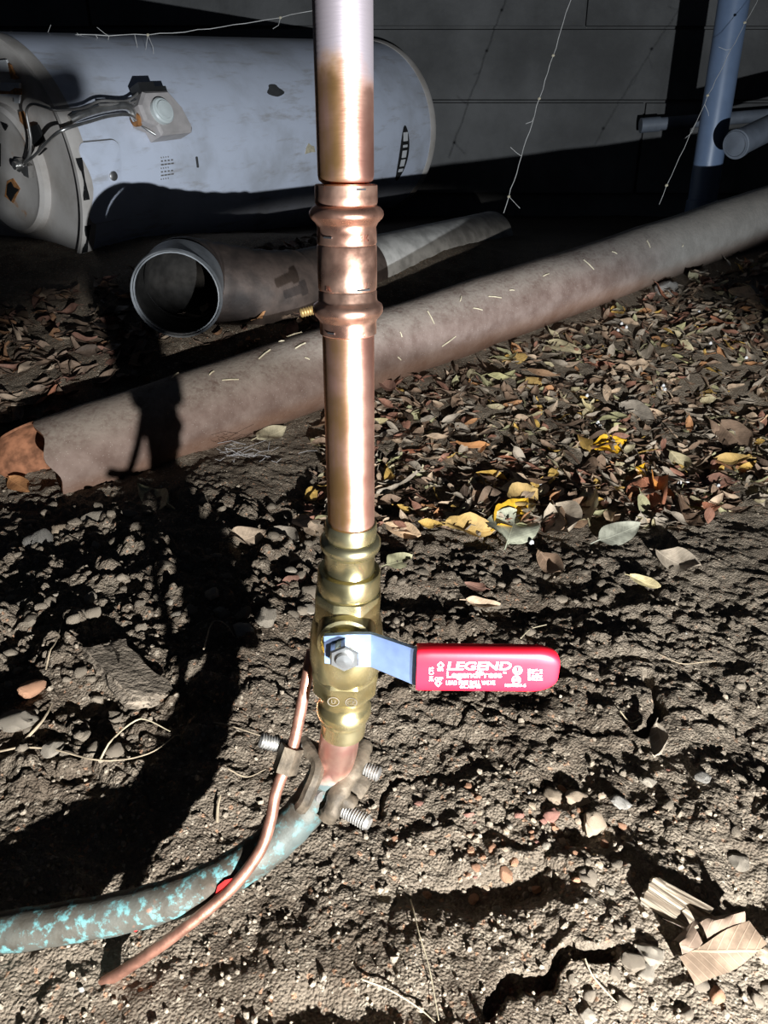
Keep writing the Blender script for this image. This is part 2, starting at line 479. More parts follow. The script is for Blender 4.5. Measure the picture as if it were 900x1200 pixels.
def mat_leaf(name, col, var=.35):
    t = NT(name); v = t.coord(); s = t.sep(v)
    oi = t.node('ShaderNodeObjectInfo').outputs['Random']
    n = t.noise(v, 70, 5, .6)
    dark = tuple(c * .62 for c in col); lite = tuple(min(1, c * 1.25) for c in col)
    c = t.mix(t.ramp(n, .3, .7), dark, lite)
    ay = t.math('ABSOLUTE', s[1]); w = t.math('SUBTRACT', s[0], t.math('MULTIPLY', ay, .9))
    vein = t.math('SINE', t.math('MULTIPLY', w, 1150.0))
    vm = t.math('MAXIMUM', t.ramp(vein, .86, 1.0, 0, .8), t.ramp(ay, .0009, .0003))
    c = t.mix(t.math('MULTIPLY', vm, .45), c, tuple(min(1, k * 1.5 + .04) for k in col))
    hs = t.node('ShaderNodeHueSaturation'); t.l.new(c, hs.inputs['Color'])
    t.set(hs.inputs['Value'], t.math('ADD', .72, t.math('MULTIPLY', oi, .6)))
    t.set(hs.inputs['Saturation'], t.math('ADD', .8, t.math('MULTIPLY', oi, .3)))
    t.out(hs.outputs[0], .6, 0, .3); t.bump(t.math('ADD', vm, n), .35, .0008); return t.m

def mat_stone(name, col):
    t = NT(name); v = t.coord(); oi = t.node('ShaderNodeObjectInfo').outputs['Random']; n = t.noise(v, 160, 5, .65)
    c = t.mix(t.ramp(n, .3, .7), tuple(k * .6 for k in col), tuple(min(1, k * 1.3) for k in col))
    hs = t.node('ShaderNodeHueSaturation'); t.l.new(c, hs.inputs['Color']); t.set(hs.inputs['Value'], t.math('ADD', .75, t.math('MULTIPLY', oi, .5)))
    t.out(hs.outputs[0], .88, 0, .2); t.bump(n, .7, .0015); return t.m

def mat_wood():
    t = NT('weathered_wood'); n = t.noise(t.coord('Object', (.08, 1, 1)), 520, 4); v = t.coord()
    c = t.mix(t.ramp(n, .35, .65), (.15, .12, .09), (.44, .38, .30))
    t.out(c, .85, 0, .2); t.bump(n, .8, .0015); return t.m

M = dict(soil=mat_soil(), copper=mat_copper(), fitting=mat_fitting(), brass=mat_brass(), patina=mat_patina(), stub=mat_stub(),
         rustpipe=mat_rustpipe(), tank=mat_tank(), cap=mat_cap(), wall=mat_wall(), wood=mat_wood(),
         steel=plain('stainless_plate', (.25, .35, .60), .40, .75, var=.08, nscale=200, bump=.06),  # blue of a cool reflection put into the steel's base colour
         nut=plain('zinc_nut', (.80, .80, .78), .30, 1.0, var=.08, nscale=120, bump=.08),
         grip=plain('red_vinyl', (.60, .008, .022), .42, 0, .30, var=.08, nscale=60, bump=.03),
         print=plain('white_print', (.90, .86, .86), .5, 0, .3, var=.02, bump=0),
         bolt=plain('galvanised_thread', (.46, .46, .45), .48, .8, var=.3, nscale=160, bump=.3),
         clamp=plain('weathered_bronze', (.105, .086, .064), .65, .35, var=.6, nscale=90, bump=.5, bdist=.001),
         wire=plain('ground_wire_copper', (.52, .27, .20), .42, .8, var=.3, nscale=110, bump=.3),
         redpaint=plain('red_paint_fleck', (.60, .03, .03), .5, 0, var=.2, bump=.2),
         control=plain('beige_control_casing', (.46, .42, .40), .5, 0, var=.15, nscale=30, bump=.1),
         dial=plain('pale_dial', (.62, .66, .64), .4, 0, var=.06, bump=0),
         dark=plain('black_plastic', (.02, .02, .02), .5, 0, var=.2, bump=.1),
         chrome=plain('bright_steel_tube', (.60, .58, .55), .3, .9, var=.25, nscale=50, bump=.1),
         thin=plain('grey_thin_tube', (.34, .32, .30), .45, .6, var=.2, bump=.1),
         sticker=plain('white_sticker', (.66, .66, .66), .6, 0, var=.08, bump=0),
         rustspot=plain('orange_rust', (.32, .14, .045), .85, 0, var=.45, nscale=90, bump=.4),
         hole=plain('burner_hole_shadow', (.012, .012, .012), .9, 0, spec=.1, var=.1, bump=0),
         duct_shade=plain('shaded_duct_inside', (.022, .020, .018), .9, 0, spec=.1, var=.4, bump=.2),  # near-black colour paints the shade inside the duct
         duct=plain('galvanised_duct', (.22, .225, .23), .5, .5, var=.3, nscale=25, bump=.2),
         ductbrown=plain('browned_duct', (.042, .029, .023), .7, .25, var=.4, nscale=30, bump=.5, bdist=.002),
         dustduct=plain('dusty_vent_pipe', (.30, .29, .27), .75, .1, var=.3, nscale=30, bump=.3, bdist=.001),
         pvc=plain('grey_blue_pvc', (.115, .16, .245), .38, 0, var=.08, nscale=20, bump=.05),
         greypvc=plain('grey_pipe', (.12, .135, .16), .5, 0, var=.2, nscale=20, bump=.1),
         web=plain('cobweb_silk', (.55, .53, .50), .8, 0, var=.2, bump=0),
         fluff=plain('grey_web_fluff', (.42, .42, .44), .9, 0, var=.3, bump=0),
         rustinside=plain('rusty_pipe_inside', (.25, .115, .065), .85, 0, spec=.2, var=.5, nscale=60, bump=.5),
         slab=plain('soil_crusted_slab', (.24, .205, .165), .9, 0, spec=.15, var=.4, nscale=70, bump=1.0, bdist=.003),
         bead=plain('white_foam_bead', (.85, .88, .92), .6, 0, var=.03, bump=0),
         root=plain('dry_root', (.34, .28, .20), .8, 0, var=.3, nscale=120, bump=.3),
         straw=plain('pale_straw', (.52, .46, .33), .7, 0, var=.2, nscale=100, bump=.2),
         bolt_brass=plain('dull_brass_bolt', (.42, .29, .12), .5, .6, var=.3, bump=.3),
         pvcdark=plain('dark_post_paint', (.05, .05, .05), .7, 0, var=.2))

# ------------------------------------------------------------------ ground
def build_ground():
    ang = np.concatenate([np.linspace(-66, -43, 50, endpoint=False), np.linspace(-43, 43, 840, endpoint=False), np.linspace(43, 66, 51)]) * PI / 180
    r = np.concatenate([np.linspace(.20, .34, 30, endpoint=False), np.exp(np.linspace(math.log(.34), math.log(1.75), 700, endpoint=False)),
                        np.linspace(1.75, 5.2, 70)])
    A, R = np.meshgrid(ang, r)
    X = R * np.sin(A); Y = R * np.cos(A) - 0.04
    Z = full_h(X, Y)
    nr, na = X.shape
    me = bpy.data.meshes.new('ground')
    co = np.stack([X, Y, Z], -1).reshape(-1, 3).astype(np.float32)
    idx = np.arange(nr * na).reshape(nr, na)
    q = np.stack([idx[:-1, :-1], idx[1:, :-1], idx[1:, 1:], idx[:-1, 1:]], -1)[..., ::-1].reshape(-1, 4)
    me.vertices.add(len(co)); me.vertices.foreach_set('co', co.ravel())
    me.loops.add(q.size); me.loops.foreach_set('vertex_index', q.ravel().astype(np.int32))
    me.polygons.add(len(q)); me.polygons.foreach_set('loop_start', (np.arange(len(q)) * 4).astype(np.int32))
    me.polygons.foreach_set('use_smooth', np.ones(len(q), dtype=bool))
    me.update(calc_edges=True)
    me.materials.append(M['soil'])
    o = bpy.data.objects.new('ground', me); C.objects.link(o)
    tag(o, 'grey brown crumbly crawl space soil', None, None, 'structure')
build_ground()

# ------------------------------------------------------------------ back wall: cast in board-marked lifts
WY = 2.82
def build_wall():
    w = MB().box((0, WY + .12, 1.0), (7.0, .2, 2.6)).build('wall_back', M['wall'], loc=(0, WY, 0), smooth=False)
    tag(w, None, None, None, 'structure')
    # boards marks: each cast lift stands a little proud with recessed joints
    zz = [0.1, cp(600, 119, WY / (CP + .53 * SP)).z, 0, 0, 0]
    zj = WY * math.tan(-(PITCH + math.atan((119 - 600) / F))) + CZ
    rows = [zj - .28, zj, zj + .205, zj + .41, zj + .615, zj + .82]
    xoff = [-.4, .1, -.62, .0, -.3]
    for i in range(5):
        x = -3.4 + xoff[i]
        while x < 3.4:
            L = 1.55
            MB().box((x + L / 2, WY + .012, (rows[i] + rows[i + 1]) / 2), (L - .010, .024, rows[i + 1] - rows[i] - .010), jit=.003)\
                .build('panel', M['wall'], None, smooth=False, loc=(0, WY, 0)).parent = w
            w.children[-1].location = (0, 0, 0)
            x += L
build_wall()

# ------------------------------------------------------------------ long rusty pipe
PA = cp(200, 494, 1.13); PB = cp(880, 258, 1.74)
LP_R = 0.062
def build_long_pipe():
    a = (PB - PA).normalized()
    left = cp(52, 535, 1.05)
    tL = (left - PA).dot(a)
    A = PA + a * tL; L = 1.9
    t = thing('iron_pipe', 'long rusty iron pipe lying across the soil, greyer and dustier towards its right end', 'pipe', (0, 0, 0))
    e1 = (Vector((0, 0, 1)) - a * a.z).normalized(); e2 = a.cross(e1)     # e2 points away from / toward camera
    if e2.y < 0: e2 = -e2
    seg = 64; rows = 70; vs = []; fs = []
    def ringpt(d, th, r): return A + a * d + (e1 * math.cos(th) + e2 * math.sin(th)) * r
    def cut(th):   # ragged torn end: far side reaches further left
        s = max(0, math.sin(th)); return .012 * math.cos(th * 3 + .4) * .3 - .058 * s ** 1.3 + .004 * math.sin(th * 7)
    rr = random.Random(3)
    for inner in (0, 1):
        for i in range(rows + 1):
            f = (i / rows)
            for k in range(seg):
                th = 2 * PI * k / seg
                c0 = cut(th); d = c0 + (L - c0) * (f ** 1.6)
                r = LP_R - .0035 * inner
                p = ringpt(d, th, r)
                if not inner:
                    n = mnoise.noise(p * 9) * .0022 + mnoise.noise(p * 40) * .0006
                    p += (e1 * math.cos(th) + e2 * math.sin(th)) * n
                if f < .12:   # far lip bent outwards
                    p += e2 * (-.018 * max(0, math.sin(th)) * (1 - f / .12) ** 2)
                vs.append(p)
    def ix(inner, i, k): return inner * (rows + 1) * seg + i * seg + k % seg
    for i in range(rows):
        for k in range(seg):
            fs.append((ix(0, i, k), ix(0, i, k + 1), ix(0, i + 1, k + 1), ix(0, i + 1, k)))
            fs.append((ix(1, i, k), ix(1, i + 1, k), ix(1, i + 1, k + 1), ix(1, i, k + 1)))
    mb = MB(); mb.add(vs, fs)
    mb.add([vs[ix(0, 0, k)] for k in range(seg)] + [vs[ix(1, 0, k)] for k in range(seg)],
           [(k, seg + k, seg + (k + 1) % seg, (k + 1) % seg) for k in range(seg)])
    o = mb.build('pipe_barrel', M['rustpipe'], t); o.data.materials.append(M['rustinside'])
    for p in o.data.polygons:
        if all(v >= (rows + 1) * seg for v in p.vertices): p.material_index = 1
    return A, a, e1, e2
LPA, LPa, LPe1, LPe2 = build_long_pipe()

# ------------------------------------------------------------------ water heater lying on its side
T_L = cp(10, 200, 1.62); T_R = cp(434, 152, 2.52); T_RAD = 0.25
T_a = (T_R - T_L).normalized(); T_len = (T_R - T_L).length
T_e1 = (Vector((0, 0, 1)) - T_a * T_a.z).normalized(); T_e2 = T_a.cross(T_e1)
if T_e2.y > 0: T_e2 = -T_e2                    # e2 faces the camera
def tank_uv(px, py):
    """(distance along axis, angle from e1 to e2) where the ray meets the jacket"""
    o = Vector((0, 0, CZ)) - T_L; d = ray(px, py)
    ou = o - T_a * o.dot(T_a); du = d - T_a * d.dot(T_a)
    A = du.dot(du); B = 2 * ou.dot(du); Cc = ou.dot(ou) - T_RAD ** 2
    disc = max(0, B * B - 4 * A * Cc); s = (-B - math.sqrt(disc)) / (2 * A)
    p = o + d * s; return p.dot(T_a), math.atan2(p.dot(T_e2), p.dot(T_e1))
def tank_pt(u, th, off=0.0):
    return T_L + T_a * u + (T_e1 * math.cos(th) + T_e2 * math.sin(th)) * (T_RAD + off)
def tank_hit(px, py, off=0.0): return tank_pt(*tank_uv(px, py), off)
def cap_hit(px, py, off=0.0):
    d = ray(px, py); o = Vector((0, 0, CZ)); P0 = T_L - T_a * off
    s = (P0 - o).dot(T_a) / d.dot(T_a); return o + d * s

def tank_patch(u0, u1, th0, th1, off, thick, nu=6, nt=8, corner=0.0, poly=None):
    """thin curved plate hugging the jacket"""
    mb = MB()
    if poly is None:
        pts = []; n = 6
        du, dt = (u1 - u0) / 2, (th1 - th0) / 2; cu, ct = (u0 + u1) / 2, (th0 + th1) / 2
        c = corner; ctA = c / T_RAD
        for (sx, sy, a0) in ((1, 1, 0), (-1, 1, 90), (-1, -1, 180), (1, -1, 270)):
            for k in range(n + 1):
                an = math.radians(a0 + 90 * k / n)
                pts.append((cu + sx * (du - c) + c * math.cos(an), ct + sy * (dt - ctA) + ctA * math.sin(an)))
        poly = pts
    # fill as rows of strips between centre and outline
    n = len(poly); cu = sum(p[0] for p in poly) / n; ct = sum(p[1] for p in poly) / n; R = 5; vs = []; fs = []
    for (lev, dd) in ((off + thick, 0), ):
        vs.append(tank_pt(cu, ct, off + thick))
        for r in range(1, R + 1):
            for (a, b) in poly: vs.append(tank_pt(cu + (a - cu) * r / R, ct + (b - ct) * r / R, off + thick))
        for (a, b) in poly: vs.append(tank_pt(a, b, off - .002))
    for k in range(n): fs.append((0, 1 + k, 1 + (k + 1) % n))
    for r in range(R):
        for k in range(n):
            k2 = (k + 1) % n; fs.append((1 + r * n + k, 1 + (r + 1) * n + k, 1 + (r + 1) * n + k2, 1 + r * n + k2))
    return mb.add(vs, fs)

def cap_poly(pts, off, thick):
    mb = MB(); n = len(pts)
    vs = [cap_hit(*p, off) for p in pts] + [cap_hit(*p, off) - T_a * thick for p in pts]
    fs = [tuple(range(n)), tuple(range(2 * n - 1, n - 1, -1))] + [(k, (k + 1) % n, n + (k + 1) % n, n + k) for k in range(n)]
    return mb.add(vs, fs)

def build_heater():
    m = Matrix((( T_a.x, T_e2.x, T_e1.x, T_L.x), (T_a.y, T_e2.y, T_e1.y, T_L.y), (T_a.z, T_e2.z, T_e1.z, T_L.z), (0, 0, 0, 1)))
    t = thing('water_heater', 'white cylindrical water heater lying on its side against the dark back of the crawl space', 'water heater', mat4=m)
    L = T_len; R = T_RAD
    MB().lathe([(.02, R - .004), (.02, R), (L - .02, R), (L - .02, R - .004)], T_L, T_a, 96).build('jacket', M['tank'], t)
    # left end: raised rim, recessed pan, round burner plate
    MB().lathe([(.024, R + .0015), (.0, R + .004), (-.008, R + .002), (-.008, R - .006), (.006, R - .010), (.010, .14), (.010, 0)], T_L, T_a, 96)\
        .build('end_cap', M['cap'], t)['label'] = 'beige left end cap with a raised rim'
    bp = MB().lathe([(.012, .128), (-.004, .126), (-.010, .118), (-.006, .105), (-.014, .06), (-.014, 0)], T_L, T_a, 64).build('burner_plate', M['cap'], t)
    MB().lathe([(L - .024, R + .0015), (L - .012, R + .006), (L, R + .004), (L + .004, R - .012), (L + .030, R * .7), (L + .040, 0)], T_L, T_a, 96)\
        .build('end_rim', M['cap'], t)['label'] = 'beige raised rim at the far right end'
    # vents of the burner plate
    for pts in ([(3, 144), (10, 147), (7, 153)], [(-2, 168), (1, 168), (1, 195), (-2, 195)], [(10, 216), (14, 213), (17, 219), (23, 222), (18, 228), (14, 236), (9, 228)],
                [(-12, 150), (-6, 153), (-10, 160)]):
        cap_poly(pts, .014, .003).build('vent_hole', M['hole'], bp, root=t, smooth=False)
    cap_poly([(9, 212), (16, 209), (24, 221), (16, 238), (6, 230)], .0138, .0014).build('rust_bloom', M['rustspot'], bp, root=t, smooth=False)
    cap_poly([(39, 148), (46, 146), (54, 165), (51, 168), (43, 172), (38, 160)], .003, .006).build('dark_bracket', M['hole'], t, smooth=False)
    cap_poly([(46, 180), (54, 173), (56, 174), (47, 182)], .003, .006).build('slot', M['hole'], t, smooth=False)
    # stickers on the end
    s1 = cap_poly([(-14, 72), (9, 70), (13, 84), (-12, 84)], -.003, .004).build('sticker', M['sticker'], t, smooth=False)
    s2 = cap_poly([(-20, 96), (25, 97), (25, 112), (24, 121), (19, 121), (18, 114), (-20, 110)], -.003, .004).build('sticker', M['sticker'], t, smooth=False)
    cap_poly([(-20, 105), (12, 107), (18, 103), (26, 104), (26, 111), (10, 110), (-20, 111)], .001, .0012).build('rust_stain', M['rustspot'], s2, root=t, smooth=False)
    cap_poly([(14, 76), (19, 88), (23, 91), (20, 93), (15, 92), (11, 74)], -.003, .004).build('rust_stain', M['rustspot'], t, smooth=False)
    cap_poly([(24, 131), (28, 130), (36, 148), (33, 151), (25, 142)], -.003, .0035).build('rust_stain', M['rustspot'], t, smooth=False)
    # gas control box
    C0 = tank_uv(176, 141); cu, ct = C0
    nrm = (T_e1 * math.cos(ct) + T_e2 * math.sin(ct)); tg = T_e2 * math.cos(ct) - T_e1 * math.sin(ct)     # tg: downwards round the jacket
    GS = .80
    def loc(u, v, w): return tank_pt(cu, ct) + T_a * u * GS + tg * v * GS + nrm * w * GS
    outline = [(-.062, -.022), (-.035, -.052), (.045, -.052), (.075, -.010), (.085, .042), (.078, .052), (-.025, .054), (-.030, .030), (-.062, .016)]
    outline = [(a * GS, b * GS) for (a, b) in outline]
    if T_a.cross(tg).dot(nrm) > 0: box = MB().prism(outline, .05, loc(0, 0, -.006), T_a, tg, .006)
    else: box = MB().prism([(b, a) for (a, b) in outline], .05, loc(0, 0, -.006), tg, T_a, .006)
    box.build('gas_control', M['control'], t, smooth=False)
    gc = t.children[-1]
    MB().lathe([(0, .025), (.010, .025), (.013, .022), (.013, .0)], loc(-.006, .0, .056), nrm, 36).build('dial', M['dial'], gc, root=t)
    MB().lathe([(0, .018), (.005, .017), (.006, 0)], loc(-.006, .0, .071), nrm, 30).build('dial_face', M['dial'], gc, root=t)
    MB().box(loc(-.012, -.056, .030), (.040, .03, .03), Matrix((T_a, tg, nrm)).transposed()).build('reset_button', M['dark'], gc, root=t, smooth=False)
    MB().box(loc(.034, -.054, .030), (.030, .02, .02), Matrix((T_a, tg, nrm)).transposed()).build('reset_button', M['dark'], gc, root=t, smooth=False)
    MB().tube([loc(-.07, .004, .026), loc(-.058, .004, .026)], .013, 16).build('rusty_joint', M['rustspot'], gc, root=t)
    # tubes from the control to the burner
    g = [loc(-.066, .004, .026), tank_hit(140, 133, .03), tank_hit(115, 134, .025), tank_hit(92, 139, .02), tank_hit(80, 143, .010)]
    MB().tube(spline(g, 6), .0078, 14).build('gas_tube', M['chrome'], t)
    g = [loc(-.055, -.028, .03), tank_hit(158, 116, .03), tank_hit(140, 127, .03), tank_hit(108, 129, .035), tank_hit(88, 135, .03), cap_hit(66, 129, .02), cap_hit(52, 125, .03),
         cap_hit(38, 122, .03), cap_hit(31, 130, .03), cap_hit(34, 150, .03), cap_hit(36, 165, .03), cap_hit(34, 182, .03), cap_hit(27, 192, .018)]
    MB().tube(spline(g, 6), .0026, 10).build('pilot_tube', M['thin'], t)
    g = [loc(-.055, -.034, .025), tank_hit(160, 120, .02), tank_hit(148, 128, .03), tank_hit(130, 131, .034), tank_hit(106, 133, .036)]
    MB().tube(spline(g, 6), .0022, 8).build('thermocouple_wire', M['thin'], t)
    g = [loc(-.02, .048, .03), tank_hit(160, 151, .02), tank_hit(144, 142, .03), tank_hit(120, 143, .03), tank_hit(96, 149, .03), cap_hit(72, 153, .03), cap_hit(55, 167, .03),
         cap_hit(42, 181, .03), cap_hit(32, 189, .025), cap_hit(22, 198, .018)]
    MB().tube(spline(g, 6), .0032, 10).build('burner_tube', M['chrome'], t)
    MB().lathe([(0, .013), (.012, .013), (.012, .008), (.02, .008), (.02, 0)], cap_hit(27, 193, .012), -T_a, 14).build('tube_nut', M['chrome'], t)
    cap_poly([(28, 194), (33, 190), (39, 194), (40, 208), (34, 205)], .012, .012).build('burner_bracket', M['chrome'], t, smooth=False)
    # access panel, its lip and screw
    q = [tank_uv(88, 166), tank_uv(136, 164), tank_uv(146, 212), tank_uv(100, 262)]
    u0, u1 = q[0][0], (q[1][0]) ; th0, th1 = q[1][1], tank_uv(104, 262)[1]
    tank_patch(u0 - .003, u1 + .003, th0 - .012, th1 + .012, .0004, .0008, corner=.017).build('panel_gap', M['thin'], t)
    tank_patch(u0 + .0, u1, th0, th1, .001, .004, corner=.015).build('access_panel', M['tank'], t)
    ap = t.children[-1]
    tank_patch(u0 - .012, u0 + .002, th0 + .10, th0 + .40, .001, .003).build('panel_slot', M['hole'], ap, root=t)
    tank_patch(u0 - .012, u0 + .002, th0 + .60, th0 + .85, .001, .003).build('panel_slot', M['hole'], ap, root=t)
    sc = tank_uv(131, 206); nn = (T_e1 * math.cos(sc[1]) + T_e2 * math.sin(sc[1]))
    MB().lathe([(0, .010), (.004, .009), (.006, .005), (.006, 0)], tank_pt(*sc, .003), nn, 18).build('screw', M['chrome'], ap, root=t)
    # oval badge with letters, printed notice, scuffs
    c = tank_uv(473, 181); top = tank_uv(474, 147); hw = .024; hh = (c[1] - top[1])
    ov = [(c[0] + hw * math.cos(a) * (1 - .25 * abs(math.sin(a)) ** 3), c[1] + hh * math.sin(a)) for a in [2 * PI * k / 36 for k in range(36)]]
    tank_patch(0, 0, 0, 0, .001, .001, poly=ov).build('oval_badge', M['dark'], t)
    bd = t.children[-1]
    for (k, h) in ((-.62, .20), (-.30, .06), (-.02, .17), (.30, .17), (.58, .08)):
        tank_patch(c[0] - .011, c[0] + .011, c[1] + hh * (k - h * .75), c[1] + hh * (k + h * .75), .0022, .0008, corner=.001).build('badge_letter', M['sticker'], bd, root=t)
    for j in range(7):
        a = tank_uv(188, 184 + j * 4.2); b = tank_uv(188 + (16 if j % 3 else 11), 184 + j * 4.2)
        for k in range(4):
            ua = a[0] + (b[0] - a[0]) * (k / 4 + .02); ub = a[0] + (b[0] - a[0]) * (k / 4 + .16 + .06 * ((j * 7 + k * 3) % 3 - 1))
            tank_patch(ua, ub, a[1], a[1] + .011, .0006, .0004).build('print_line', M['thin'], t)
    a = tank_uv(322, 106)
    ov = [(a[0] + .026 * math.cos(w) * (1 + .3 * math.sin(3 * w)), a[1] + .062 * math.sin(w)) for w in [2 * PI * k / 20 for k in range(20)]]
    tank_patch(0, 0, 0, 0, .0005, .0006, poly=ov).build('dark_smudge', M['pvcdark'], t)
    a = tank_uv(231, 190)
    tank_patch(a[0] - .003, a[0] + .003, a[1] - .045, a[1] + .045, .0006, .0006, corner=.002).build('scratch', M['pvcdark'], t)
    a = tank_uv(363, 174)
    ov = [(a[0] + .02 * x, a[1] + .05 * y) for (x, y) in [(-1, .9), (-.7, -.2), (-.2, -1), (.3, -.5), (.8, -.3), (1, .8), (.2, .7)]]
    tank_patch(0, 0, 0, 0, .0012, .0006, poly=ov).build('tape_scrap', M['straw'], t)
build_heater()

# ------------------------------------------------------------------ vent duct behind the long pipe
def hollow(mb, pts, r, w, seg=40):
    mb.tube(pts, r, seg, caps=False); n0 = len(mb.v)
    pts2 = [Vector(p) for p in pts]
    inner = MB().tube(pts2, r - w, seg, caps=False)
    mb.add(inner.v, [tuple(reversed(f)) for f in inner.f])
    n = len(pts2); N = n0 - n * seg
    for base in (0, (n - 1) * seg):
        for k in range(seg):
            k2 = (k + 1) % seg
            mb.f.append((N + base + k, N + base + k2, n0 + base + k2, n0 + base + k))
    return mb

def build_duct():
    t = thing('vent_duct', 'vent duct on the ground behind the long rusty pipe, its open galvanised collar facing forwards', 'duct')
    front = cp(207, 345, 1.20)
    axis = Vector((-.06, .97, .17)).normalized()           # into the scene
    R = .066
    p = [front, front + axis * .03, front + axis * .07]
    mb = hollow(MB(), p, R, .002)
    o = mb.build('collar', M['duct'], t)
    MB().lathe([(-.002, R + .001), (-.004, R + .0035), (0, R + .005), (.004, R + .0035), (.006, R)], front, axis, 48).build('collar_lip', M['duct'], t)
    MB().tube([front + axis * .003, front + axis * .03, front + axis * .068], R - .0025, 40, caps=False).build('collar_shade_lining', M['duct_shade'], t)  # added lining that carries the painted shade of the open collar
    # elbow then the straight run to the right and back
    e0 = front + axis * .07
    end = cp(575, 278, 1.95); el = cp(292, 352, 1.31)
    dn = (end - el).normalized(); q0 = e0 - axis * .004; q3 = el + (end - el) * .13; q1 = q0 + Vector((-.06, 1, -.04)) * .08; q2 = q3 - dn * .085
    path = [q0 * (1 - u) ** 3 + q1 * 3 * u * (1 - u) ** 2 + q2 * 3 * u * u * (1 - u) + q3 * u ** 3 for u in [k / 22 for k in range(23)]]
    rads = [R * (1.01 + .035 * abs(math.sin(i * .9))) for i in range(len(path))]
    el_o = MB().tube(path, rads, 40, caps=False).build('elbow', M['ductbrown'], t)
    MB().tube(path, [q - .003 for q in rads], 40, caps=False).build('elbow_shade_lining', M['duct_shade'], el_o, root=t)  # same painted shade carried on round the bend
    d = (end - el)
    rr = random.Random(9)
    MB().tube([el + d * .12, el + d * .2, el + d * .3, el + d * .37], .0645, 40).build('rusty_sleeve', M['ductbrown'], t)
    mb = hollow(MB(), [el + d * .36, el + d * .6, el + d * .9, end], .062, .003)
    # torn far edge
    mb.build('vent_pipe', M['dustduct'], t)
    return t
build_duct()
# the collar lip must be an open ring
for o in list(C.objects):
    if o.name.startswith('collar_lip'):
        me = o.data; import bmesh
        bm = bmesh.new(); bm.from_mesh(me)
        bmesh.ops.delete(bm, geom=[f for f in bm.faces if len(f.verts) > 6], context='FACES')
        bm.to_mesh(me); bm.free()

# ------------------------------------------------------------------ pipes at the back right
def build_back_pipes():
    z = 2.05
    top = cp(856, -60, z * .97); bot = cp(829, 196, z)
    X = bot.x; Y = bot.y
    zg = gz(X, Y)
    t = thing('drain_pipe', 'upright blue grey plastic drain pipe at the back right', 'pipe', (X, Y, zg))
    hollow(MB(), [Vector((X, Y, zg - .03)), Vector((X, Y, bot.z + .0)), Vector((X, Y, 1.6))], .0375, .004, 40).build('pipe_barrel', M['pvc'], t)
    MB().lathe([(0, .0375), (.002, .0405), (.05, .0405), (.052, .0375)], Vector((X, Y, zg + .02)), (0, 0, 1), 40).build('coupling', M['pvc'], t)
    a = cp(861, 170, 1.86); b = cp(966, 118, 2.05)
    t2 = thing('cut_pipe', 'short length of grey pipe lying aslant right of the upright drain pipe', 'pipe', a)
    hollow(MB(), [a, a + (b - a) * .05, a + (b - a) * .5, b, b + (b - a) * .3], .031, .004, 32).build('pipe_barrel', M['greypvc'], t2)
    MB().lathe([(0, .0315), (.001, .034), (.012, .034), (.013, .0315)], a + (b - a).normalized() * .004, (b - a), 32).build('end_collar', M['greypvc'], t2)
    # horizontal pipe low on the wall
    y = WY - .07
    def wp(px, py):
        d = ray(px, py); s = y / d.y; return Vector((0, 0, CZ)) + d * s
    a = wp(752, 147); b = wp(960, 130)
    t3 = thing('wall_pipe', 'thin grey pipe running level along the foot of the concrete wall', 'pipe', a)
    MB().tube([a, (a + b) / 2, b, b + (b - a) * .5], .019, 24).build('pipe_barrel', M['greypvc'], t3)
    MB().lathe([(0, .022), (.06, .022)], a - (b - a).normalized() * .004, (b - a), 24).build('end_cap', M['greypvc'], t3)
build_back_pipes()

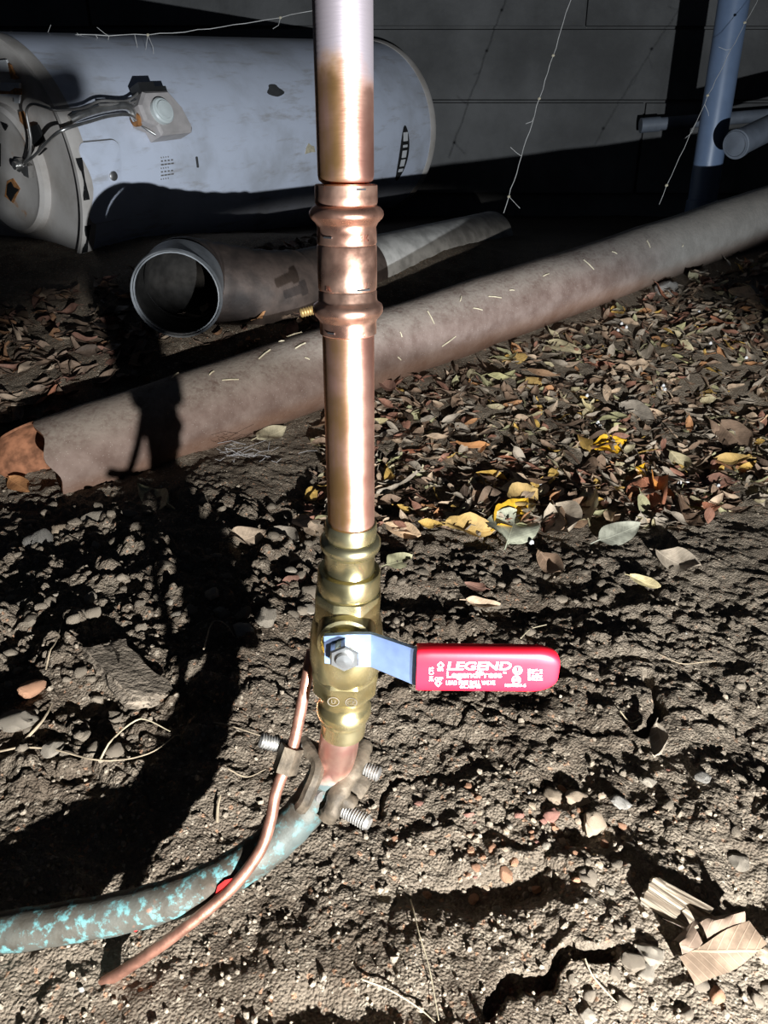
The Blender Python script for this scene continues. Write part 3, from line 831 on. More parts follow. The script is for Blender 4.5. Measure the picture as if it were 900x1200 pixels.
# ------------------------------------------------------------------ copper riser with its press coupling
def riser_pt(py):
    """point of the riser axis at image height py: D = .33, slight lean"""
    H = .33 * math.tan(-(PITCH + math.atan((py - 600) / F)))
    z = H + CZ
    return Vector((-.0150 + .004 * (z - .42), .33, z))
R_OD = .0111
def build_riser():
    base = riser_pt(628)
    t = thing('copper_riser', 'upright copper water pipe with a pressed coupling, rising out of the brass valve', 'pipe', base)
    up = Vector((0, 0, 1))
    t0 = riser_pt(216); top = riser_pt(-20) + Vector((0, 0, .45))
    cut = riser_pt(215)
    MB().lathe([(0, R_OD - .0018), (.0012, R_OD - .0004), (.003, R_OD), (.35, R_OD), ((top - cut).length, R_OD)], cut, top - cut, 56).build('upper_pipe', M['copper'], t)
    lo = riser_pt(395); bt = riser_pt(625)
    MB().tube([lo + Vector((0, 0, .02)), lo, (lo + bt) / 2, bt], R_OD, 56).build('lower_pipe', M['copper'], t)
    # coupling profile (image height, radius)
    prof = [(215.5, .0095), (215.6, .0118), (217, .0124), (230, .0125), (237, .0125), (240, .0121), (243, .0138), (247, .0148), (252, .0150), (256, .0143), (261, .0126),
            (266, .0119), (272, .0121), (284, .0122), (286, .0119), (288, .0122), (318, .0123), (337, .0122), (339, .0119), (341, .0122), (350, .0122), (353, .0127), (356, .0143), (360, .0148), (365, .0147), (369, .0138), (373, .0125),
            (377, .0120), (384, .0121), (390, .0120), (391.5, .0112)]
    o = riser_pt(215); pr = [(o.z - riser_pt(y).z, r) for (y, r) in prof]
    MB().lathe(pr, o, (riser_pt(392) - o), 64).build('press_coupling', M['fitting'], t)
    cpl = t.children[-1]
    # stamped marks on the coupling: short raised ticks and letters
    def mark(txt, py, px, size, name='stamp'):
        me, ax, bx, ay, by = text_mesh(txt, .02, 0, name); me.materials.append(M['fitting'])
        p = riser_pt(py); r = .01245; th0 = math.asin(max(-1, min(1, (px - 411) / F * .33 / r)))
        for v in me.vertices:
            th = th0 + (v.co.x - (ax + bx) / 2) * size / r
            v.co = Vector((p.x + r * math.sin(th), p.y - r * math.cos(th), p.z + (v.co.y - (ay + by) / 2) * size)) - base
        link(name, me, cpl)
    mark('PL', 222, 389, .0028); mark('3/4', 277, 432, .0034); mark('PL', 335, 391, .0028); mark('CU', 331, 430, .0032); mark('3/4', 387, 428, .0024)
    for (py, px, w) in ((276, 392, .004), (385, 393, .0035), (336, 430, .006), (221, 428, .004)):
        p = riser_pt(py); dx = (px - 411) / F * .33; r = .0122; th = math.asin(dx / r)
        MB().box((p.x + dx, p.y - math.sqrt(r * r - dx * dx), p.z), (w, .0006, .0006), Matrix.Rotation(th, 3, 'Z')).build('stamp_tick', M['dark'], cpl, root=t, smooth=False)
build_riser()

# ------------------------------------------------------------------ brass ball valve with the red lever
V_TOP = riser_pt(610); V_BOT = cp(402, 856, .4285)
V_ax = (V_BOT - V_TOP).normalized(); V_len = (V_BOT - V_TOP).length
def vd(py):
    """distance along the valve axis for an image height"""
    best = None
    for i in range(401):
        d = V_len * (i / 400 * 1.1 - .05); p = V_TOP + V_ax * d
        e = abs(project(*p)[1] - py)
        if best is None or e < best[0]: best = (e, d)
    return best[1]
def build_valve():
    t = thing('ball_valve', 'brass press ball valve with a red sleeved lever, below the copper riser', 'valve', V_BOT)
    up = [(610, .0112), (610.5, .0120), (613, .0124), (624, .0124), (627, .0122), (629, .0136), (632, .0146), (636, .0148), (640, .0142), (643, .0128), (646, .0122), (660, .0122), (664, .0125), (667, .0128)]
    MB().lathe([(vd(y), r) for (y, r) in up], V_TOP, V_ax, 64).build('press_end', M['brass'], t)
    dn = [(806, .0128), (810, .0126), (816, .0125), (821, .0128), (823, .0140), (827, .0149), (832, .0149), (836, .0140), (839, .0127), (842, .0124), (852, .0124), (856, .0122), (857, .0112)]
    MB().lathe([(vd(y), r) for (y, r) in dn], V_TOP, V_ax, 64).build('press_end', M['brass'], t)
    MB().lathe([(vd(y), r) for (y, r) in [(665, .0125), (666, .0150), (668, .0155), (685, .0157), (688, .0155), (690, .0150)]], V_TOP, V_ax, 64).build('end_flange', M['brass'], t)
    # octagonal wrench flats then the round ball chamber
    def octo(t_, d): 
        a = (t_ + PI / 8) % (PI / 4) - PI / 8
        return min(1.06, 1 / math.cos(a))
    MB().lathe([(vd(y), r) for (y, r) in [(687, .0140), (689, .0158), (692, .0162), (718, .0162), (722, .0158)]], V_TOP, V_ax, 64, ref=(0, -1, 0), seg_shape=octo).build('wrench_flats', M['brass'], t, sharp=18)
    MB().lathe([(vd(y), r) for (y, r) in [(716, .0160), (722, .0170), (730, .0180), (742, .0188), (758, .0191), (770, .0188), (778, .0180), (784, .0172), (788, .0166)]], V_TOP, V_ax, 72).build('ball_chamber', M['brass'], t)
    MB().lathe([(vd(y), r) for (y, r) in [(780, .0168), (784, .0174), (788, .0170), (803, .0166), (807, .0150), (808, .0125)]], V_TOP, V_ax, 64, ref=(0, -1, 0), seg_shape=octo).build('lower_flats', M['brass'], t, sharp=18)
    lf = t.children[-1]
    # stem boss facing the camera
    # stem axis: square to the valve axis, towards the camera and a little down
    sx = Vector((1, 0, 0)); sx = (sx - V_ax * sx.dot(V_ax)).normalized(); F_ = V_ax.cross(sx).normalized()
    if F_.y > 0: F_ = -F_
    zup = -V_ax
    axc = V_TOP
    for k in range(400):                                   # height at which the boss face shows where it was measured
        axc = V_TOP + V_ax * (V_len * k / 400)
        if project(*(axc + F_ * .0205))[1] >= 754: break
    MB().lathe([(.008, .0146), (.0190, .0142), (.0205, .0138), (.0208, .0120), (.0190, .0112), (.0180, .0)], axc, F_, 56).build('stem_boss', M['brass'], t)
    MB().lathe([(.016, .007), (.0315, .007), (.0318, 0)], axc, F_, 24).build('stem', M['brass'], t)
    # lever plate with its joggle towards the camera
    lev_o = axc + F_ * .0235
    th = .0022; hh = .0095
    la = math.radians(2.4); sxl = sx * math.cos(la) + zup * math.sin(la); zl = zup * math.cos(la) - sx * math.sin(la)
    def LP(x, y, z): return lev_o + sxl * x + F_ * y + zl * z
    pl = [(-.0100, 0), (.004, 0), (.0124, 0), (.0134, .0005), (.0325, .0115), (.0340, .0122), (.042, .0124), (.09, .0124)]
    half = [(.0085, .0078), (.0098, .0098), (.0098, .0098), (.0099, .0099), (.0106, .0106), (.0108, .0108), (.0108, .0108), (.0095, .0095)]
    vs = []; fs = []
    for (x, y), (hu, hd) in zip(pl, half):
        vs += [LP(x, y, hu), LP(x, y + th, hu), LP(x, y + th, -hd), LP(x, y, -hd)]
    for i in range(len(pl) - 1):
        for k in range(4): fs.append((i * 4 + k, i * 4 + (k + 1) % 4, (i + 1) * 4 + (k + 1) % 4, (i + 1) * 4 + k))
    fs += [(3, 2, 1, 0), tuple(len(vs) - 4 + k for k in range(4))]
    lever = MB().add(vs, fs).build('lever', M['steel'], t, smooth=False)
    lever['label'] = 'stepped bare steel lever plate'
    # hexagonal nut
    MB().lathe([(.0, .0078), (.0058, .0078), (.0066, .0070), (.0066, .0)], lev_o + F_ * th, F_, 6, ref=tuple(zup)).build('nut', M['nut'], t, sharp=20)
    MB().lathe([(.0, .0042), (.0018, .0040), (.0020, 0)], lev_o + F_ * (th + .0066), F_, 20).build('stem_tip', M['nut'], t)
    # red vinyl sleeve: rounded bar
    x0, x1 = .0338, .1003; gh = .0122; gt = .0046; yc = .0124 + th / 2
    n = 26; vs = []; fs = []; rows = 24
    def sect(f):
        out = []
        for k in range(n):
            a = 2 * PI * k / n; e = .36
            out.append((math.copysign(abs(math.cos(a)) ** e, math.cos(a)), math.copysign(abs(math.sin(a)) ** (e * 1.5), math.sin(a))))
        return out
    st = [(0, .96), (.0012, 1.0)] + [(.0012 + (x1 - x0 - .0132) * k / 10, 1.0) for k in range(1, 11)]
    for k in range(1, 13):
        a = k / 12 * PI / 2; st.append((x1 - x0 - .012 + .012 * math.sin(a), None if False else (1 - .62 * (1 - math.cos(a)))))
    for (d, s) in st:
        ts = 1.0 if s >= .999 or d < .002 else .55 + .45 * ((s - .38) / .62)
        for (c, q) in sect(s): vs.append(LP(x0 + d, yc + q * gt * ts, c * gh * s))
    R_ = len(st)
    for i in range(R_ - 1):
        for k in range(n): fs.append((i * n + k, i * n + (k + 1) % n, (i + 1) * n + (k + 1) % n, (i + 1) * n + k))
    fs += [tuple(range(n - 1, -1, -1)), tuple((R_ - 1) * n + k for k in range(n))]
    grip = MB().add(vs, fs).build('grip', M['grip'], lever, root=t, sharp=60)
    grip['label'] = 'red vinyl sleeve with white lettering'
    # lettering, printed flat on the front face
    fm = Matrix(((sx.x, zup.x, F_.x), (sx.y, zup.y, F_.y), (sx.z, zup.z, F_.z)))
    ppm = (x1 - x0) / (653 - 486)
    face = LP(0, yc + gt + .00012, 0); eye = Vector((0, 0, CZ))
    def gp(px, py):                                        # the printed mark at its measured place on the front face
        d = ray(px, py); return eye + d * ((face - eye).dot(F_) / d.dot(F_))
    def word(txt, x_a, x_b, y_top, y_bot, rot=0, heavy=0.0, shear=0.0, name='lettering'):
        me, ax, bx, ay, by = text_mesh(txt, heavy, shear, name)
        for v in me.vertices:
            u = (v.co.x - ax) / (bx - ax); w = (v.co.y - ay) / (by - ay)
            if rot: u, w = 1 - w, u
            p = gp(x_a + (x_b - x_a) * u, y_bot + (y_top - y_bot) * w)
            v.co = p - V_BOT
        me.materials.append(M['print'])
        link(name, me, lever)
    word('LEGEND', 524, 599.5, 775.6, 785.2, heavy=.022, shear=.12)
    word('LegendPress', 523.5, 588, 787.0, 796.4, heavy=.012)
    word('TM', 589.5, 593.5, 787.2, 789.6)
    word('LEAD FREE BALL VALVE', 523, 580, 797.8, 802.6, heavy=.01)
    word('CA. AB1953', 539, 563, 803.4, 806.4, heavy=.01)
    word('ON', 512.5, 519, 783.0, 786.5, heavy=.01)
    word('OFF', 509.5, 519, 793.6, 797.2, heavy=.01)
    word('3/4 CTS', 503, 508, 782, 798.5, rot=1)
    word('NSF/ANSI 61-G', 592, 616, 801.6, 804.8, heavy=.01)
    for i, s in enumerate(('600 WOG', '250 PSI', '180 F', '3/4 IN')):
        word(s, 618.5 + i * 4.6, 622 + i * 4.6, 784 + (i % 2), 797.5, rot=1)
    def ringmark(px, py, ro, ri, n, name='emblem', ph=0):
        vs = []
        for r in (ro, ri):
            for k in range(n):
                a = 2 * PI * k / n + ph; vs.append(gp(px + r * math.cos(a), py + r * math.sin(a) * .95))
        MB().add(vs, [(k, (k + 1) % n, n + (k + 1) % n, n + k) for k in range(n)]).build(name, M['print'], lever, root=t, smooth=False)
    ringmark(516.5, 779.5, 4.4, 2.3, 4); ringmark(513.5, 800.8, 4.4, 2.3, 4)
    ringmark(606.5, 785.6, 5.6, 4.2, 24); ringmark(605, 796.8, 5.3, 4.0, 24)
    word('U', 604, 609, 783.4, 788, heavy=.02); word('NSF', 601.6, 608.4, 795, 798.6, heavy=.02)
    # stamped circles on the lower flats
    for (px, txt) in ((404, 'U'), (426, 'CE')):
        p = cp(px, 794, .383); off = (p - (V_TOP + V_ax * vd(794))); lx = off.dot(sx)
        c = V_TOP + V_ax * vd(796) + sx * (lx * .9) + F_ * (.0163 if abs(lx) < .007 else .0163)
        vs = []; n = 20
        ctr = V_TOP + V_ax * vd(797)
        def on_flat(a, b):
            return ctr + sx * a + zup * b + F_ * .01725
        lx = -.0005 if px < 410 else .0068
        lx = -.0052 if px < 410 else .0040
        for r in (.0031, .0026):
            for k in range(n):
                a = 2 * PI * k / n; vs.append(on_flat(lx + r * math.cos(a), r * math.sin(a)))
        MB().add(vs, [(k, (k + 1) % n, n + (k + 1) % n, n + k) for k in range(n)]).build('stamped_circle', M['clamp'], lf, root=t, smooth=False)
        me, ax, bx, ay, by = text_mesh(txt, 0, 0, 'stamped_letter'); me.materials.append(M['clamp'])
        for v in me.vertices: v.co = on_flat(lx + (v.co.x - (ax + bx) / 2) * .0036, (v.co.y - (ay + by) / 2) * .0036) - V_BOT
        link('stamped_letter', me, lf)
build_valve()

# ------------------------------------------------------------------ old buried tube, ground clamp, ground wire
TUBE = [cp(400, 850, .4280), cp(394, 886, .4400), cp(378, 920, .4480), cp(347, 962, .4470), cp(295, 1007, .4410), cp(222, 1046, .4350), cp(130, 1072, .4330), cp(0, 1093, .4340), cp(-120, 1106, .45), cp(-260, 1112, .48)]
def build_tube():
    t = thing('water_tube', 'old bent copper tube with green patina curving left from under the brass valve', 'pipe', TUBE[3])
    s = spline(TUBE, 12)
    cut = 22
    MB().tube(s[:cut + 1], R_OD, 48).build('clean_stub', M['stub'], t)['label'] = 'cleaned bright copper upper end of the tube'
    rs = random.Random(5)
    MB().tube(s[cut:], [.0113 + .00025 * math.sin(i * 1.3) for i in range(len(s) - cut)], 48).build('tube', M['patina'], t)
    def fleck(px, py, z, r, el=1.6):
        c = cp(px, py, z); vs = [c]; n = 9; d = (cp(px + 10, py - 7, z) - c).normalized(); nrm = (Vector((0, 0, CZ)) - c).normalized(); w = nrm.cross(d)
        for k in range(n):
            a = 2 * PI * k / n; q = r * (.7 + .5 * rs.random()); vs.append(c + d * (q * el * math.cos(a)) + w * (q * math.sin(a)) - nrm * .0006)
        MB().add(vs, [(0, 1 + k, 1 + (k + 1) % n) for k in range(n)]).build('paint_fleck', M['redpaint'], t, smooth=False)
    fleck(266, 1041, .4235, .0042); fleck(255, 1050, .4245, .0022); fleck(160, 1088, .4258, .0018)
    return s
TS = build_tube()

def bolt(mb, a, d, L, r, pitch=.0016):
    prof = []; n = int(L / pitch)
    prof.append((0, r * .8))
    for i in range(n):
        prof += [(i * pitch + pitch * .15, r * .82), (i * pitch + pitch * .5, r), (i * pitch + pitch * .85, r * .82)]
    prof.append((L, r * .7))
    return mb.lathe(prof, a, d, 20)

def build_clamp():
    c = cp(380, 908, .4465)
    t = thing('ground_clamp', 'weathered bronze grounding clamp with threaded screws gripping the bent tube under the valve', 'clamp', c)
    # left jaw: bent strap running down the left of the tube
    P = [cp(354, 868, .447), cp(361, 878, .4415), cp(369, 888, .437), cp(372, 898, .4335), cp(369, 912, .4305), cp(363, 926, .4295), cp(357, 940, .4300), cp(352, 947, .435)]
    view = (Vector((0, 0, CZ)) - c)
    MB().sweep(spline(P, 5), view, [(-.0030, -.0034), (.0010, -.0040), (.0030, -.0022), (.0034, .0012), (.0016, .0036), (-.0030, .0034)]).build('left_jaw', M['clamp'], t)
    # right jaw: lumpy casting
    P = [cp(427, 872, .456), cp(424, 884, .450), cp(417, 897, .444), cp(408, 911, .440), cp(400, 925, .4365), cp(393, 938, .4345), cp(388, 951, .434), cp(383, 958, .437)]
    sp = spline(P, 5)
    mb = MB(); vs = []; fs = []; n = 9
    for i, p in enumerate(sp):
        tn = (sp[min(i + 1, len(sp) - 1)] - sp[max(i - 1, 0)]).normalized(); N = (view - tn * view.dot(tn)).normalized(); W = tn.cross(N)
        for k in range(n):
            a = 2 * PI * k / n; q = 1 + .28 * mnoise.noise(Vector((i * .35, math.cos(a) * 1.3, math.sin(a) * 1.3)))
            vs.append(p + N * (.0042 * q * math.cos(a)) + W * (.0054 * q * math.sin(a)))
    m_ = len(sp)
    fs = [(i * n + k, i * n + (k + 1) % n, (i + 1) * n + (k + 1) % n, (i + 1) * n + k) for i in range(m_ - 1) for k in range(n)]
    fs += [tuple(range(n - 1, -1, -1)), tuple((m_ - 1) * n + k for k in range(n))]
    mb.add(vs, fs).build('right_jaw', M['clamp'], t, sharp=50)
    MB().lathe([(-.006, .003), (-.005, .0062), (.0, .0075), (.005, .0062), (.006, .003)], cp(420, 920, .447), (cp(430, 926, .447) - cp(420, 920, .447)), 10,
               seg_shape=lambda a, d: 1 + .18 * math.sin(3 * a + 1)).build('lug', M['clamp'], t)
    MB().lathe([(-.006, .003), (-.005, .0056), (.006, .0052), (.007, .003)], cp(404, 938, .438), (cp(414, 944, .438) - cp(404, 938, .438)), 12).build('lug', M['clamp'], t)
    MB().lathe([(-.006, .003), (-.005, .0058), (.006, .0058), (.007, .003)], cp(416, 896, .450), (cp(426, 900, .450) - cp(416, 896, .450)), 12).build('lug', M['clamp'], t)
    # back plate behind the tube joins both jaws
    P = [cp(356, 872, .452), cp(375, 880, .462), cp(400, 884, .465), cp(424, 884, .458)]
    MB().sweep(spline(P, 5), (Vector((0, 0, 1))), [(-.004, -.0015), (.004, -.0015), (.004, .0015), (-.004, .0015)]).build('back_plate', M['clamp'], t)
    # screws
    def scr(p0, p1, r):
        d = p1 - p0; bolt(MB(), p0, d, d.length, r).build('screw', M['bolt'], t)
    scr(cp(410, 893, .450), cp(445, 908, .444), .0044)
    scr(cp(392, 942, .440), cp(433, 966, .430), .0046)
    scr(cp(352, 880, .442), cp(304, 867, .438), .0046)
    MB().tube([cp(368, 928, .440), cp(376, 934, .436)], .0034, 12).build('screw', M['bolt'], t)
    # wire lug round the ground wire
    p0 = cp(325, 880, .433); p1 = cp(352, 893, .433)
    ax = (cp(331, 905, .433) - cp(343, 868, .433)).normalized()
    MB().lathe([(-.0075, .0046), (-.0075, .0068), (.0075, .0072), (.0075, .0046)], cp(338, 889, .4345), ax, 6, closed=True).build('wire_lug', M['clamp'], t, smooth=False)
    return t
build_clamp()

def build_wire():
    end = at(112, 1158); zt = gz(end.x, end.y) + .004
    pe = cp(112, 1157, .4265)
    P = [cp(366, 762, .436), cp(360, 792, .436), cp(352, 835, .435), cp(344, 872, .434), cp(334, 900, .434), cp(323, 930, .432), cp(317, 962, .430), cp(303, 1000, .4275), cp(266, 1046, .4245),
         cp(205, 1096, .421), cp(150, 1134, .4235), pe]
    t = thing('ground_wire', 'thick bare copper grounding wire curving down from the clamp past the green tube', 'wire', pe)
    s = spline(P, 10)
    MB().tube(s, .0033, 16).build('wire', M['wire'], t)
    d = (s[-1] - s[-2]).normalized()
    MB().lathe([(-.001, .0034), (.004, .0030), (.007, .0016), (.0075, 0)], s[-1], d, 12).build('wire_tip', M['patina'], t)['label'] = 'green corroded end of the wire'
build_wire()

# ------------------------------------------------------------------ leaves
LEAFCOL = dict(brown=(.26, .175, .118), tan=(.52, .39, .27), grey=(.40, .345, .275), yellow=(.60, .38, .070), cream=(.50, .44, .27),
               red=(.28, .13, .085), olive=(.40, .39, .22), dark=(.10, .066, .045), orange=(.46, .22, .085), pale=(.43, .45, .36), buff=(.36, .245, .155))
LM = {k: mat_leaf('leaf_' + k, c) for k, c in LEAFCOL.items()}

def leaf_mesh(name, L, W, fold=.25, curl=.15, twist=0.0, seed=0, nl=9, ncr=2, lobes=0.0, stalk=True):
    """leaf along +X from its stalk, normal +Z"""
    r = random.Random(seed); vs = []; fs = []; cols = 2 * ncr + 1
    ph = r.uniform(0, 6)
    for i in range(nl):
        u = i / (nl - 1); w = W / 2 * (math.sin(PI * min(1, u * .98 + .01) ** .82)) ** .85 * (1 + lobes * math.sin(u * 14 + ph))
        x = L * (u - .5); zc = curl * L * ((u - .5) ** 2 * 2 - .2) + .03 * L * math.sin(u * 5 + ph)
        for k in range(cols):
            v = (k - ncr) / ncr
            y = w * v; z = zc + fold * abs(y) + .10 * W * math.sin(u * 7 + v * 2 + ph) * abs(v) + twist * y * (u - .5) * 2
            z += r.uniform(-.02, .02) * W * abs(v)
            vs.append((x, y * (1 - .25 * fold), z))
    for i in range(nl - 1):
        for k in range(cols - 1):
            a = i * cols + k; fs.append((a, a + cols, a + cols + 1, a + 1))
    if stalk:
        n = len(vs); s = L * .012 + .0003
        for (x, z) in ((-L * .5 + .002, vs[ncr][2] + s * .3), (-L * .68, vs[ncr][2] - L * .03)):
            vs += [(x, -s, z), (x, s, z), (x, 0, z + s)]
        fs += [(n, n + 1, n + 4, n + 3), (n + 1, n + 2, n + 5, n + 4), (n + 2, n, n + 3, n + 5)]
    me = bpy.data.meshes.new(name); me.from_pydata(vs, [], fs); me.validate()
    me.polygons.foreach_set('use_smooth', [True] * len(me.polygons))
    return me

HERO = [  # stalk px, tip px, width ratio, colour, lift, roll, fold, curl, label
    ((520, 622), (580, 628), .62, 'yellow', .012, -.5, .5, .25, 'bright yellow lobed leaf lying just right of the copper pipe'),
    ((566, 640), (622, 588), .50, 'yellow', .018, -.6, .5, .3, 'deep yellow leaf tilted up behind the bright yellow lobed one'),
    ((598, 604), (628, 588), .9, 'yellow', .025, -.4, .3, .2, 'small golden leaf standing at the top of the yellow leaf cluster'),
    ((590, 590), (560, 606), .7, 'brown', .02, -.6, .3, .2, 'brown leaf propped behind the yellow leaf cluster'),
    ((592, 648), (606, 606), .8, 'pale', .015, -.2, .2, .1, 'pale green leaf under grey web beside the yellow leaf cluster'),
    ((642, 408), (680, 422), .5, 'cream', .02, -.5, .1, .1, 'pale cream oval leaf near the middle of the long pipe'),
    ((726, 482), (766, 502), .6, 'grey', .02, -.7, .2, .25, 'broad grey brown oval leaf with fine veins in the litter'),
    ((203, 600), (162, 572), .42, 'olive', .006, -.5, .3, .2, 'olive cream leaf alone on the soil below the long pipe'),
    ((453, 622), (494, 634), .5, 'tan', .012, -.5, .3, .2, 'orange tan leaf just right of the upper brass collar'),
    ((756, 574), (776, 604), .9, 'red', .02, -.7, .4, .2, 'reddish brown crumpled leaf standing in the litter edge'),
    ((690, 632), (688, 588), .6, 'cream', .03, -.9, .3, .2, 'pointed straw yellow leaf standing on edge'),
    ((700, 640), (748, 622), .5, 'pale', .012, -.5, .2, .2, 'grey green leaf with a pointed tip at the litter edge'),
    ((634, 656), (660, 682), .5, 'brown', .012, -.5, .4, .3, 'brown pointed leaf on bare soil below the yellow cluster'),
    ((738, 682), (774, 694), .45, 'cream', .01, -.5, .4, .3, 'curled cream leaf on bare soil at the right'),
    ((694, 534), (732, 524), .7, 'yellow', .015, -.5, .3, .2, 'yellow leaf with brown edge in the middle of the litter'),
    ((452, 668), (482, 656), .6, 'olive', .01, -.5, .3, .2, 'small olive leaf right of the brass valve top'),
    ((545, 710), (585, 716), .5, 'tan', .008, -.3, .6, .4, 'crumpled tan leaf on soil above the red lever'),
    ((772, 868), (768, 906), .4, 'grey', .02, -.8, .4, .4, 'narrow dry leaf standing upright beside the soil crack'),
    ((650, 604), (668, 640), .75, 'grey', .02, -.6, .2, .3, 'large grey brown curled leaf right of the pale green one'),
    ((660, 626), (684, 596), .5, 'brown', .015, -.5, .3, .3, 'brown curled leaf behind the large grey brown one'),
    ((770, 656), (822, 676), .6, 'grey', .015, -.5, .4, .3, 'crumpled grey brown leaf at the right end of the litter edge'),
    ((300, 520), (335, 506), .5, 'cream', .01, -.5, .2, .2, 'pale cream leaf under the long pipe left of the riser'),
    ((268, 640), (312, 630), .6, 'tan', .01, -.4, .3, .3, 'curled tan leaf half buried in rubble left of the riser'),
    ((322, 628), (352, 640), .6, 'grey', .01, -.5, .3, .3, 'grey leaf on rubble close left of the riser'),
    ((358, 618), (384, 634), .5, 'tan', .01, -.5, .3, .3, 'tan leaf tucked behind the upper brass collar'),
    ((12, 566), (36, 580), .5, 'orange', .008, -.4, .2, .2, 'small orange leaf under the torn end of the long pipe'),
    ((330, 690), (358, 682), .5, 'red', .008, -.4, .3, .2, 'small reddish leaf left of the brass valve'),
    ((832, 540), (880, 556), .5, 'orange', .01, -.5, .3, .2, 'small orange leaf on soil at the right edge'),
    ((842, 500), (884, 540), .6, 'brown', .015, -.6, .3, .3, 'brown leaf hanging over the litter edge at the right'),
    ((612, 458), (634, 448), .7, 'yellow', .01, -.6, .2, .2, 'lemon yellow round leaf in front of the long pipe'),
    ((592, 426), (620, 420), .5, 'yellow', .01, -.5, .2, .2, 'small yellow leaf touching the foot of the long pipe'),
    ((732, 452), (770, 450), .28, 'cream', .012, -.5, .3, .5, 'narrow arched cream leaf above the broad grey one'),
    ((718, 440), (762, 432), .4, 'tan', .012, -.5, .4, .2, 'long rolled tan leaf in the upper litter'),
    ((570, 696), (545, 690), .5, 'red', .01, -.5, .3, .2, 'dark red leaf fragment on soil above the lever'),
]
def face_leaf(o, a, b, lift, roll):
    """lay a leaf from stalk point a to tip point b, banked towards the light"""
    d = (b - a); yaw = math.atan2(d.y, d.x); pitch = -math.atan2(d.z, math.hypot(d.x, d.y))
    m = Matrix.Rotation(yaw, 4, 'Z') @ Matrix.Rotation(pitch, 4, 'Y')
    # bank so that the upper face turns towards the camera
    tocam = Vector((0, 0, CZ)) - (a + b) / 2
    side = m.to_3x3() @ Vector((0, 1, 0)); sgn = -1 if side.dot(Vector((tocam.x, tocam.y, 0))) > 0 else 1
    m = m @ Matrix.Rotation(-roll * sgn, 4, 'X')
    o.matrix_world = Matrix.Translation((a + b) / 2 + Vector((0, 0, lift))) @ m

for i, (a, b, wr, col, lift, roll, fold, curl, lab) in enumerate(HERO):
    pa, pb = on(*a), on(*b)
    if (pb - pa).length < .012: pb = pa + (pb - pa).normalized() * .03
    L = min(.085, (pb - pa).length)
    me = leaf_mesh('fallen_leaf', L, L * wr, fold, curl, .2, 100 + i, 11, 3, lobes=.10 if col == 'yellow' else .02); me.materials.append(LM[col])
    o = link('fallen_leaf', me); face_leaf(o, pa, pb, lift * .6, roll)
    tag(o, lab, 'leaf')

def fold_leaf():
    a, b = on(803, 1150, .004), on(884, 1108, .008)
    t = thing('fallen_leaf', 'large light tan folded leaf on bare soil at the lower right corner', 'leaf', (a + b) / 2)
    d = (b - a); n = Vector((0, 0, 1)); w = n.cross(d).normalized()
    if w.y < 0: w = -w                                    # w points away from the camera
    def P(u, v, z): return a + d * u + w * v + n * z
    nu = 12; vs = []
    for i in range(nu + 1):                               # near half: a flap rising from the soil to the crease
        u = i / nu; h = .55 + .45 * math.sin(PI * (u * .7 + .15))
        for k in range(5):
            q = k / 4
            vs.append(P(u, -.009 * h * (1 - q) + .007 * q, .0015 + .006 * h * q + .0012 * math.sin(u * 9 + q * 2)))
    fs = [(i * 5 + k, (i + 1) * 5 + k, (i + 1) * 5 + k + 1, i * 5 + k + 1) for i in range(nu) for k in range(4)]
    MB().add(vs, fs).build('near_half', LM['buff'], t)
    vs = []
    for i in range(nu + 1):
        u = i / nu; ww = .019 * math.sin(PI * (u * .72 + .22)) ** .8 * .62
        for k in range(5):
            q = k / 4; vs.append(P(u * .90 + .05, .007 + ww * q, .0055 + .004 * math.sin(q * PI * .9) + .0015 * math.sin(u * 11 + q * 3) + .002 * q))
    fs = [(i * 5 + k, (i + 1) * 5 + k, (i + 1) * 5 + k + 1, i * 5 + k + 1) for i in range(nu) for k in range(4) if not (i == 4 and k < 3)]
    MB().add(vs, fs).build('far_half', LM['brown'], t)['label'] = 'browner torn half behind the fold'
fold_leaf()

def in_poly(x, y, poly):
    c = False; n = len(poly); j = n - 1
    for i in range(n):
        xi, yi = poly[i]; xj, yj = poly[j]
        if (yi > y) != (yj > y) and x < (xj - xi) * (y - yi) / (yj - yi) + xi: c = not c
        j = i
    return c

VARS = {}
def leaf_var(col, k, small=False):
    key = (col, k, small)
    if key not in VARS:
        r = random.Random(k * 31 + 5)
        me = leaf_mesh('fallen_leaf', .040, .040 * r.uniform(.36, .62), r.uniform(.1, .6), r.uniform(-.3, .5), r.uniform(-.5, .5), k, 7, 2)
        me.materials.append(LM[col]); VARS[key] = me
    return VARS[key]

# world-space region of the right-hand litter: from the long pipe forward to a wandering edge
def litter_right(x, y):
    yp = 1.075 + (x + .319) * .632 - .05
    edge = .82 + .05 * math.sin(x * 7) + .10 * max(0, x - .25) + .9 * max(0, x - .38)
    return edge < y < yp and x > -.10
def litter_left(x, y):
    yp = 1.075 + (x + .319) * .632 + .075
    return yp < y < yp + .50 and x < -.10
PAL_R = ['brown'] * 7 + ['grey'] * 7 + ['tan'] * 5 + ['red'] * 3 + ['cream'] * 2 + ['yellow'] * 1 + ['olive'] * 2 + ['dark'] * 3 + ['orange'] * 1
PAL_L = ['brown'] * 6 + ['tan'] * 3 + ['red'] * 3 + ['dark'] * 3 + ['orange'] * 2
WORDS = dict(brown='brown', grey='grey brown', tan='tan', red='reddish brown', cream='cream', yellow='yellow', olive='olive', dark='dark brown', orange='orange brown', pale='pale')
